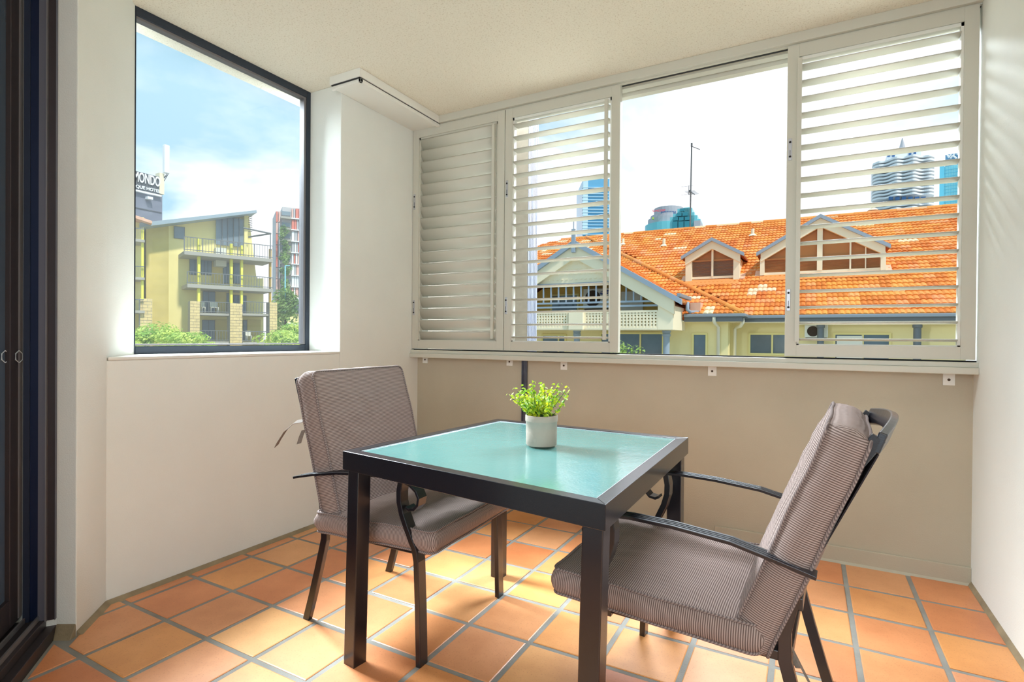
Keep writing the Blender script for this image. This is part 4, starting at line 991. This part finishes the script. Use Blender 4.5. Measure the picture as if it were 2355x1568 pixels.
# bush reflected/standing beneath the left windows
def shrub(name, c, rx, ry, rz, n_, sz, m_, label, cat, group=None, trunk=True, seed=1):
    r = thing(name, (c[0], c[1], c[2]-rz), label, cat, group); rr_ = random.Random(seed); mb = MB()
    lobes = [(Vector((rr_.uniform(-.6, .6)*rx, rr_.uniform(-.6, .6)*ry, rr_.uniform(-.4, .55)*rz)), rr_.uniform(.35, .6)) for _ in range(9)]
    for k in range(n_):
        lb, ls = lobes[k % 9]; d = Vector((rr_.gauss(0, 1), rr_.gauss(0, 1), rr_.gauss(0, 1))).normalized(); q = rr_.uniform(.75, 1.05)
        p_ = Vector(c)+lb+Vector((d.x*rx*ls*q, d.y*ry*ls*q, d.z*rz*ls*q)); n2_ = (d+Vector((rr_.uniform(-.8, .8), rr_.uniform(-.8, .8), rr_.uniform(-.3, .9)))).normalized()
        a_ = n2_.orthogonal().normalized(); b_ = n2_.cross(a_); s_ = sz*rr_.uniform(.6, 1.2)
        mb.add([p_+a_*s_, p_+b_*s_*.5, p_-a_*s_, p_-b_*s_*.5], [(0, 1, 2, 3)])
    mb.build('foliage', m_, r, kind='stuff')
    if trunk:
        g = MB(); z0 = GND; g.tube([(c[0], c[1], z0), (c[0]+.1, c[1], c[2]-rz*.3), (c[0]-.1, c[1], c[2]+rz*.3)], [rx*.10, rx*.07, rx*.03], 8, up=(1, 0, 0)); g.build('trunk', MT['fan'], r)
    return r

# ================================================================== CITY TOWERS BEHIND THE ROOF
def far_frame(px_, dist, yaw=0.0):
    d = ray(px_, 776); d = Vector((d.x, d.y, 0)); n = -d.normalized(); c, s_ = math.cos(yaw), math.sin(yaw); n = Vector((n.x*c-n.y*s_, n.x*s_+n.y*c, 0)); u = Vector((-n.y, n.x, 0))
    O = CAM+ray(px_, 776)*(dist/ray(px_, 776).dot(FW)); return Vector((O.x, O.y, 0)), u, n
class Fac:
    def __init__(s, px_, dist, yaw=0.0, u=None):
        s.O, s.u, s.n = far_frame(px_, dist, yaw)
        if u is not None:
            s.u = Vector(u).normalized(); s.n = Vector((s.u.y, -s.u.x, 0))
            if s.n.dot(Vector((CAM.x, CAM.y, 0))-s.O) < 0: s.n = -s.n
    def hit(s, px_, py_, off=0.0):
        d = ray(px_, py_); P0 = s.O+s.n*off; t = (P0-CAM).dot(s.n)/d.dot(s.n); P = CAM+d*t; return (P-s.O).dot(s.u), P.z
    def P(s, a, z, off=0.0): return s.O+s.u*a+s.n*off+Vector((0, 0, z))
    def box(s, mb, px0, py0, px1, py1, o0, o1):
        c = (px0+px1)/2; a0, _ = s.hit(px0, (py0+py1)/2, o1); a1, _ = s.hit(px1, (py0+py1)/2, o1); z1 = s.hit(c, py0, o1)[1]; z0 = s.hit(c, py1, o1)[1]
        s.abox(mb, a0, z0, a1, z1, o0, o1)
    def abox(s, mb, a0, z0, a1, z1, o0, o1):
        mb.obox(s.P(a0, z0, o0), s.u*(a1-a0), s.n*(o1-o0), Vector((0, 0, z1-z0)))
MT['bglass'] = mat('tower_blue_glass', srgb(110, 176, 214), 0.2, spec=0.8, noise_amt=0.12, noise_scale=0.05)
MT['bglass2'] = mat('tower_cyan_glass', srgb(120, 214, 240), 0.25, spec=0.6)
MT['band'] = mat('tower_band', srgb(206, 232, 244), 0.5)
MT['teal'] = mat('tower_teal', srgb(126, 206, 216), 0.3, spec=0.6)
MT['teald'] = mat('tower_teal_dark', srgb(56, 140, 156), 0.25, spec=0.6)
MT['tgrey'] = mat('tower_grey', srgb(186, 186, 192), 0.7)
MT['twhite'] = mat('tower_white', srgb(246, 248, 250), 0.7)
MT['twin'] = mat('tower_window', srgb(70, 110, 160), 0.3)
MT['red'] = mat('sign_red', srgb(240, 80, 96), 0.5)
MT['lime'] = mat('sign_green', srgb(190, 220, 90), 0.5)
# blue glass tower behind the middle shutter
f = Fac(1368, 190, 0.15); r = thing('glass_tower', f.P(0, GND), 'slim blue glass tower seen through the middle shutter', 'building')
g = MB(); f.abox(g, f.hit(1340, 600)[0], GND, f.hit(1400, 600)[0], f.hit(1368, 411)[1], -20, 0); g.build('curtain_wall', MT['bglass'], r)
g = MB()
for k in range(16): f.box(g, 1339.5, 430+k*7.2, 1400.5, 431.4+k*7.2, -1, 0.4)
g.build('floor_bands', MT['band'], r)
g = MB(); f.box(g, 1341, 412, 1352, 540, -1, 0.3); g.build('corner_strip', MT['band'], r)
# rounded grey office block with the red sign
f = Fac(1530, 170, 0.0); r = thing('office_building', f.P(0, GND), 'rounded grey office building with a red sign behind the roof', 'building')
def arcblock(mb, f, pl, pr, pt, pb, dep, n_=14):
    a0, a1 = f.hit(pl, pb)[0], f.hit(pr, pb)[0]; z1, z0 = f.hit((pl+pr)/2, pt)[1], f.hit((pl+pr)/2, pb)[1]; c = (a0+a1)/2; h = (a1-a0)/2
    poly = [f.P(c+h*math.cos(PI-PI*j/n_), z0, dep*math.sin(PI*j/n_)) for j in range(n_+1)]
    mb.prism(poly, (0, 0, z1-z0))
g = MB(); arcblock(g, f, 1480, 1582, 520, 850, 8); g.build('base_storeys', MT['teal'], r)
g = MB(); arcblock(g, f, 1490, 1578, 506, 521, 7); arcblock(g, f, 1496, 1574, 498, 507, 6); g.build('upper_storeys', MT['tgrey'], r)
g = MB(); arcblock(g, f, 1504, 1572, 481, 499, 5); g.build('crown', MT['tgrey'], r)
g = MB()
for k in range(10): f.box(g, 1520+k*3.6, 485, 1521.6+k*3.6, 492, 3, 5.6)
g.build('crown_slots', MT['twin'], r)
sg = text_mesh('roof_sign', 'SUNCORP', 0.82, MT['red'], r, 0.08); a_, z_ = f.hit(1516, 497); place_text(sg, f.P(a_, z_, 7.6), f.u, Vector((0, 0, 1)))
g = MB(); f.box(g, 1500, 499, 1504, 503, 6, 7.5); g.build('sign_emblem', MT['lime'], r)
# stepped teal tower in front
f = Fac(1575, 150, -0.12); r = thing('stepped_tower', f.P(0, GND), 'stepped teal glass tower beside the antenna behind the roof', 'building')
g = MB()
for (a_, b_, t_) in ((1539, 1609, 506), (1539, 1602, 497), (1546, 1595, 490), (1556, 1590, 479), (1570, 1584, 477)): f.box(g, a_, t_, b_, 850, -7, -0.6 if a_ == 1539 and b_ > 1603 else 0)
g.build('tower_body', MT['teal'], r)
for (a_, b_, c_, d_) in ((1564, 479, 1574, 485), (1556, 489, 1567, 497), (1570, 488, 1581, 496), (1548, 499, 1559, 507), (1561, 499, 1572, 507), (1575, 498, 1586, 506), (1546, 509, 1558, 527), (1560, 509, 1572, 527), (1574, 508, 1586, 527)):
    g = MB(); f.box(g, a_, b_, c_, d_, -1, 0.5); g.build('glazing_panel', MT['teald'], r)
g = MB(); f.box(g, 1594, 507, 1609, 850, -7, 0.3); g.build('side_block', MT['tgrey'], r)
# white balconied tower behind the right shutter
f = Fac(2077, 180, 0.1); r = thing('balcony_tower', f.P(0, GND), 'white residential tower with wavy balconies seen through the right shutter', 'building')
g = MB(); f.box(g, 2040, 349, 2118, 372, -14, -1); f.box(g, 2048, 340, 2096, 352, -12, -3); f.box(g, 2007, 368, 2146, 850, -16, -3); g.build('core', MT['twhite'], r)
for k in range(16):
    py = 374+k*7.6; 
    if k in (12,): continue
    g = MB(); a0, a1 = f.hit(2006, 420)[0], f.hit(2147, 420)[0]; z_ = f.hit(2077, py)[1]; hgt = 0.55
    poly = []
    for j in range(41):
        t_ = j/40; poly.append(f.P(a0+(a1-a0)*t_, z_, 1.5+4.5*math.sin(PI*t_)+0.9*math.sin(t_*22)))
    poly += [f.P(a1, z_, -2.5), f.P(a0, z_, -2.5)]
    g.prism(poly, (0, 0, hgt)); g.build('balcony', MT['twhite'], r)
g = MB()
for k in range(16):
    py = 377.5+k*7.6; f.box(g, 2009, py, 2145, py+3.4, -3.5, -2.2)
g.build('window_bands', mat('tower_band_glass', srgb(96, 132, 150), 0.3), r)  # blue-grey glass bands between the balconies
for a_ in (2041, 2052, 2090, 2101): 
    g = MB(); f.box(g, a_, 350, a_+6, 360, -1, -0.6); g.build('window', MT['twin'], r)
for k in range(6): 
    g = MB(); f.box(g, 2044+k*15, 452, 2054+k*15, 459, 4.5, 5.4); g.build('window', MT['twin'], r)
g = MB(); q = f.P(*f.hit(2075, 340, -6), -6); g.tube([q, q+Vector((0, 0, 3.4))], [0.9, 0.1], 8, up=(1, 0, 0)); g.build('spire', MT['tgrey'], r)
# cyan tower with a white mark
f = Fac(2190, 185, 0.0); r = thing('cyan_tower', f.P(0, GND), 'cyan glass tower with a white rooftop mark at the right shutter edge', 'building')
g = MB(); f.box(g, 2158, 379, 2240, 850, -20, 0); g.build('curtain_wall', mat('cyan_pale', srgb(164, 232, 240), 0.3), r)
g = MB(); f.box(g, 2158, 379, 2169, 850, -1, 0.3); g.build('corner_strip', MT['bglass2'], r)
g = MB(); f.box(g, 2174, 351, 2240, 379, -18, -0.5); g.build('crown', mat('crown_blue', srgb(110, 160, 196), 0.4), r)
g = MB()
for k in range(14): f.box(g, 2170, 386+k*7.5, 2240, 386.6+k*7.5, -.5, 0.2)
for k in range(10): f.box(g, 2174+k*6, 380, 2174.5+k*6, 500, -.5, 0.2)
g.build('glazing_bars', MT['bglass2'], r)
g = MB()
for (p0, p1) in (((2181, 363), (2188, 355)), ((2178, 357), (2184, 361)), ((2186, 364), (2196, 353)), ((2192, 358), (2200, 364)), ((2200, 355), (2206, 353))):
    A_ = f.P(*f.hit(*p0, 0.2), 0.2); B_ = f.P(*f.hit(*p1, 0.2), 0.2); g.tube([A_, B_], 0.28, 6)
g.build('rooftop_mark', MT['twhite'], r)

# ================================================================== VIEW THROUGH THE LEFT WINDOW
MT['yel'] = mat('yellow_render', srgb(250, 232, 158), 0.8, noise_amt=0.06, noise_scale=0.5)
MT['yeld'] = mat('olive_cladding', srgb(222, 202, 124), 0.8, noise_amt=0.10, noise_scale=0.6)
MT['ycol'] = mat('yellow_column', srgb(246, 236, 96), 0.6)
MT['slab'] = mat('slab_concrete', srgb(178, 172, 160), 0.8)
MT['brick'] = mat('brick_pale', srgb(232, 206, 148), 0.85, noise_amt=0.12, noise_scale=3.0)
MT['rgrey'] = mat('roof_sheet', srgb(160, 176, 186), 0.5)
MT['bal'] = mat('balustrade_metal', srgb(120, 122, 122), 0.5)
MT['greyg'] = mat('grey_glazing', srgb(128, 142, 152), 0.25, spec=0.7, noise_amt=0.15, noise_scale=0.4)
YB = thing('apartment_building', (0, 0, 0), 'yellow apartment block with rising grey roof and balconies through the left window', 'building')
f = Fac(430, 48, u=(0.375, 0.927, 0)); YB.location = f.P(0, GND)
def fb(name, m_, *bx, kind=None, parent=None, bevel=0):
    g = MB()
    for b_ in bx: f.box(g, *b_)
    return g.build(name, m_, parent or YB, kind=kind, bevel=bevel)
def fpoly(name, m_, pts, off, dep, parent=None):
    g = MB(); g.prism([f.P(*f.hit(px_, py_, off), off) for px_, py_ in pts], f.n*dep); return g.build(name, m_, parent or YB)
fpoly('front_wall', MT['yel'], [(388, 1200), (388, 508), (572, 494), (590, 640), (606, 640), (606, 1200)], 0, -8)
fpoly('side_wall', MT['yeld'], [(336, 1200), (336, 516), (388, 508), (388, 1200)], -0.02, -7)
fpoly('roof', MT['rgrey'], [(322, 522), (322, 512), (590, 483), (591, 489)], 1.6, -11)
fb('top_glazing', MT['greyg'], (497, 500, 562, 565, -0.1, 0.25))
for k in range(4): fb('glazing_mullion', MT['bal'], (511+k*13, 500, 512+k*13, 565, 0.2, 0.4))
fb('corner_post', MT['yel'], (562, 492, 570, 590, -0.1, 0.5))
def awin(x0, y0, x1, y1, m_=MT['greyg'], mull=()):
    wn_ = fb('window', MT['bal'], (x0-1, y0-1, x1+1, y1+1, 0, 0.10)); fb('pane', m_, (x0, y0, x1, y1, 0.1, 0.14), parent=wn_)
    for q in mull: fb('window_bar', MT['bal'], (q-.5, y0, q+.5, y1, 0.12, 0.2), parent=wn_)
awin(401, 522, 424, 548)
awin(437, 597, 456, 631, mull=(449,)); awin(463, 599, 486, 631, mull=(470, 478)); awin(514, 606, 530, 651, mull=(522,)); awin(538, 602, 553, 651)
awin(467, 671, 494, 718, mull=(480,)); awin(522, 675, 530, 720); awin(538, 680, 566, 722, mull=(548,))
awin(466, 737, 493, 781, mull=(480,)); awin(560, 737, 567, 781)
fb('recess', MT['yeld'], (495, 672, 522, 718, -.1, .06), (495, 735, 528, 785, -.1, .06), (569, 735, 600, 785, -.1, .06), (486, 600, 513, 650, -.1, .05))
fb('party_screen', MT['acwhite'], (497, 570, 521, 612, 0.1, 1.2))
# balcony slabs with balustrades
def balcony(x0, x1, pt, thick, o1, rail_h, xl_=None):
    a0 = f.hit(x0, pt, o1)[0]; a1 = f.hit(x1, pt, o1)[0]; zt = f.hit(x0, pt, o1)[1]; th_ = thick*0.039
    g = MB(); f.abox(g, a0, zt-th_, a1, zt, -0.2, o1); b = g.build('balcony_slab', MT['slab'], YB)
    g = MB(); h_ = rail_h*0.039
    for zz_ in (zt+h_, zt+0.12): f.abox(g, a0, zz_-0.03, a1, zz_+0.03, o1-0.10, o1-0.04)
    n_ = int((a1-a0)/0.22)
    for k in range(n_+1):
        a = a0+(a1-a0)*k/n_; wd_ = 0.035 if k % 6 == 0 else 0.012; f.abox(g, a-wd_, zt, a+wd_, zt+h_, o1-0.09, o1-0.05)
    g.build('balustrade', MT['bal'], YB)
balcony(424, 628, 576, 8, 3.2, 30); balcony(431, 628, 652, 8, 3.0, 26); balcony(460, 538, 719, 5, 2.6, 25); balcony(558, 627, 720, 5, 2.6, 27); balcony(459, 538, 785, 5, 2.6, 24); balcony(558, 627, 786, 5, 2.6, 24)
for (x0, x1, yt, yb) in ((455, 461, 548, 694), (530, 535.5, 560, 700), (554, 559, 564, 700)): fb('column', MT['ycol'], (x0, yt, x1, yb, 2.3, 2.7))
fb('column', MT['tan'], (620, 572, 624.5, 696, 2.6, 2.9))
def pier(x0, yt, x1, yb):
    a0 = f.hit(x0, yt, 3.0)[0]; a1 = f.hit(x1, yt, 3.0)[0]; z1 = f.hit(x0, yt, 3.0)[1]
    g = MB(); f.abox(g, a0+.02, GND, a1-.02, z1, 1.8, 2.97); p_ = g.build('brick_pier', MT['slab'], YB)
    z = z1-0.24; row = 0
    while z > -1.2:
        x = a0-(0.25 if row % 2 else 0)
        while x < a1-0.02:
            xa, xb = max(a0, x)+.012, min(a1, x+0.5)-.012
            if xb-xa > .04:
                g = MB(); f.abox(g, xa, z+.012, xb, z+.235, 2.95, 3.0+0.008*math.sin(x*37+z*11)); g.build('brick', MT['brick'], p_)
            x += 0.5
        z -= 0.25; row += 1
pier(437, 692, 460, 785); pier(529, 697, 558, 785); pier(620, 695, 638, 785)
g = MB()
Pq = lambda px_, py_, off: f.P(*f.hit(px_, py_, off), off)
g.tube([Pq(560, 524, 2), Pq(623, 537, 3)], 0.08, 6); g.tube([Pq(572, 545, 1), Pq(623, 537, 3)], 0.08, 6); g.tube([Pq(622, 537, 3), Pq(622, 575, 3)], 0.05, 6, up=(1, 0, 0)); g.build('awning_bracket', MT['bal'], YB)
# trellis of little slats beside the roof
g = MB()
for k in range(9): g.tube([Pq(571, 500+k*4, 0.6), Pq(580, 497+k*4.4, 1.6)], 0.03, 4)
g.build('slat_screen', MT['bal'], YB)
# plastic chairs on a balcony
for k, (x0, x1, yb, nm) in enumerate(((464, 472, 718, 'leftmost white plastic chair on the third balcony of the yellow block'), (484, 502, 718, 'white plastic table and chair pair on the third balcony of the yellow block'), (566, 578, 783, 'pinkish plastic chair on the lowest right balcony of the yellow block'))):
    a0, z0 = f.hit(x0, yb, 1.8); a1 = f.hit(x1, yb, 1.8)[0]; wd_ = a1-a0; r = thing('plastic_chair', f.P((a0+a1)/2, z0, 1.8), nm, 'chair')
    g = MB(); f.abox(g, a0, z0+.42, a1, z0+.47, 1.5, 2.0); g.build('seat', MT['acwhite'], r)
    g = MB(); f.abox(g, a0, z0+.47, a1, z0+.9, 1.5, 1.55); g.build('backrest', MT['acwhite'], r)
    for aa in (a0, a1-.05):
        for oo in (1.5, 1.95): g = MB(); f.abox(g, aa, z0, aa+.05, z0+.42, oo, oo+.05); g.build('leg', MT['acwhite'], r)
# neighbouring wing at the window edge
f2 = f; NB = thing('apartment_wing', f.P(-4, GND, 1), 'narrow yellow wing with balconies at the left edge of the window view', 'building')
def nb(name, m_, *bx):
    g = MB()
    for b_ in bx: f.box(g, *b_)
    return g.build(name, m_, NB)
nb('front_wall', MT['yel'], (270, 496, 330, 1200, -3, 1.0))
g = MB(); g.prism([f.P(*f.hit(px_, py_, 2.5), 2.5) for px_, py_ in ((270, 480), (350, 508), (350, 514), (270, 488))], f.n*-5); g.build('roof', MT['patch'], NB)
nb('column', MT['ycol'], (325, 528, 331, 688, 2.6, 3.0))
for py in (548, 636, 713, 782): nb('balcony_slab', MT['slab'], (270, py, 333, py+6, 0.9, 3.3))
for py in (548, 636, 713, 782):
    g = MB(); f.box(g, 270, py-26, 331, py-24, 3.1, 3.2)
    for k in range(12): f.box(g, 272+k*5, py-25, 272.6+k*5, py, 3.12, 3.18)
    g.build('balustrade', MT['bal'], NB)
_YB = YB; YB = NB; pier(322, 686, 351, 785); YB = _YB
# hotel with its rooftop sign
f = Fac(340, 85, u=(0, 1, 0)); r = thing('hotel_building', f.P(0, GND), 'dark grey hotel building with a rooftop name sign in the left window', 'building')
dk = mat('hotel_grey', srgb(128, 132, 148), 0.7, noise_amt=0.06, noise_scale=0.4); sgm = mat('sign_dark', srgb(88, 92, 98), 0.7)
def hb(name, m_, *bx):
    g = MB()
    for b_ in bx: f.box(g, *b_)
    return g.build(name, m_, r)
hb('tower_body', dk, (250, 436, 372, 1100, -8, 0)); hb('sign_ledge', MT['twhite'], (250, 435, 372, 439, -.5, .5))
sb = hb('sign_board', sgm, (250, 392, 367, 435, -.6, 0.1)); hb('sign_pier', MT['cream'], (367, 398, 378, 446, -1, .2)); hb('floor_line', sgm, (250, 476, 372, 478, 0, .1)); hb('wall_lamp', MT['twhite'], (340, 452, 352, 458, 0, .8))
s1 = text_mesh('sign_lettering', 'MONDO', 2.1, MT['twhite'], sb, 0.05); s1.data.transform(Matrix.Diagonal((0.47, 1.0, 1, 1)))
a_, z_ = f.hit(338, 413, .2); place_text(s1, f.P(a_, z_, .25), f.u, Vector((0, 0, 1)))
s2 = text_mesh('sign_lettering', 'BOUTIQUE HOTEL', 0.66, MT['twhite'], sb, 0.05); a_, z_ = f.hit(325, 431, .2); place_text(s2, f.P(a_, z_, .25), f.u, Vector((0, 0, 1)))
g = MB(); f.box(g, 379, 333, 391, 398, .2, .9); r2 = thing('rooftop_antenna', f.P(*f.hit(380, 410, .5), .5), 'white panel antenna standing on the hotel roof', 'antenna'); g.build('antenna_panel', MT['twhite'], r2, bevel=0.1)
g = MB(); Pq = lambda px_, py_, off: f.P(*f.hit(px_, py_, off), off); g.tube([Pq(384, 398, .4), Pq(382, 404, .3), Pq(376, 410, 0.1)], 0.10, 6); g.tube([Pq(388, 398, .4), Pq(380, 412, .3), Pq(376, 418, 0.1)], 0.06, 6); g.build('bracket', MT['bal'], r2)
# striped tower at the right edge of the window
f = Fac(665, 120, 0.1); r = thing('striped_tower', f.P(0, GND), 'tall apartment tower with red and white panels and hanging greenery', 'building')
cr_m = [mat('panel_red', srgb(226, 130, 112), 0.7), mat('panel_pink', srgb(240, 190, 176), 0.7), MT['twhite'], mat('panel_grey', srgb(186, 184, 186), 0.6)]
def tb_(name, m_, *bx):
    g = MB()
    for b_ in bx: f.box(g, *b_)
    return g.build(name, m_, r)
tb_('tower_body', mat('tower_pale_grey', srgb(200, 196, 196), 0.8), (633, 486, 648, 1000, -10, -1), (648, 480, 740, 1000, -10, 0))  # even pale grey for the whole body
rq = random.Random(3)
for row in range(9):
    y0_ = 480+row*26; tb_('floor_band', MT['twhite'], (670, y0_+24, 740, y0_+26, 0, .9))
    x_ = 671
    while x_ < 735:
        w_ = rq.choice((4, 5, 7)); tb_('facade_panel', cr_m[rq.randrange(4)], (x_, y0_, x_+w_-1, y0_+24, 0, .5)); x_ += w_
    tb_('facade_panel', cr_m[rq.randrange(2)], (635, y0_+6, 639, y0_+30, -1, -.5)); tb_('facade_panel', cr_m[1+rq.randrange(2)], (641, y0_+6, 644, y0_+30, -1, -.5))
    tb_('window', MT['greyg'], (648, y0_+6, 668, y0_+15, 0, .3)); tb_('balcony', MT['slab'], (646, y0_+18, 670, y0_+22, 0, 1.6))
f3 = f
for k in range(6):
    c = f.P(*f.hit(654+(k % 2)*4, 535+k*30, 2.0), 2.0)
    shrub('hanging_plant', c, 1.3, 1.0, 1.7, 260, 0.28, MT['tree'], ['topmost', 'second', 'third', 'fourth', 'fifth', 'lowest'][k]+' green balcony plant from the top of the striped tower', 'plant', 'balcony plants on the striped tower', trunk=False, seed=20+k)
# light pole, low buildings
f = Fac(656, 60, 0.0); r = thing('light_pole', f.P(0, GND), 'pale blue light pole in front of the striped tower', 'pole')
g = MB(); a_, z_ = f.hit(656, 611); g.tube([f.P(a_, GND), f.P(a_, z_)], 0.08, 8, up=(1, 0, 0)); g.tube([f.P(a_, z_), f.P(a_+.5, z_+.05)], 0.05, 6); g.build('pole', mat('pole_blue', srgb(140, 206, 226), 0.5), r)
f = Fac(680, 75, -0.1); r = thing('low_building', f.P(0, GND), 'low yellow building with white roofs at the bottom right of the window', 'building')
def lb(name, m_, *bx):
    g = MB()
    for b_ in bx: f.box(g, *b_)
    return g.build(name, m_, r)
lb('front_wall', MT['yel'], (636, 722, 850, 1000, -8, 0)); lb('wall_coping', MT['fascia'], (636, 720, 850, 722.5, -8, .3)); lb('upper_storey', MT['tgrey'], (668, 695, 850, 721, -8, -1)); lb('roof', MT['twhite'], (658, 686, 850, 693, -9, 1)); lb('canopy', MT['twhite'], (638, 742, 682, 747, 0, 2.5)); lb('window', MT['greyg'], (656, 748, 673, 765, 0, .3))
# garden shrubs at the foot of the window view
sp_list = [(385, 778, 45, 2.6, 2.6, 1.25, 'rounded light green treetop at the bottom left of the window view'), (430, 786, 43, 2.0, 2.0, 0.9, 'low light green treetop in the middle of the window view'),
           (312, 783, 42, 1.1, 1.1, 0.8, 'light green treetop cut by the left window edge'), (648, 780, 50, 2.4, 2.4, 1.0, 'light green treetop at the bottom right of the window view'), (690, 768, 55, 1.4, 1.6, 1.1, 'yellow green treetop beside the right window frame')]
for k, (px_, py_, ds, rx, ry, rz, lb_) in enumerate(sp_list):
    c = CAM+ray(px_, py_)*(ds*0.93)
    shrub('street_tree', c, rx, ry, rz, 2600, 0.13, MT['shrub'], lb_, 'tree', 'treetops below the window', seed=40+k)
c = CAM+ray(655, 712)*60; shrub('street_tree', c, 1.6, 1.6, 3.2, 1800, 0.22, MT['tree'], 'darker green tree beside the pale blue light pole', 'tree', 'treetops below the window', seed=61)
c = CAM+ray(1440, 822)*15.4; shrub('street_shrub', c, 0.5, 0.4, 0.55, 900, 0.05, MT['tree'], 'dark green shrub below the windows of the house across', 'shrub', seed=71)
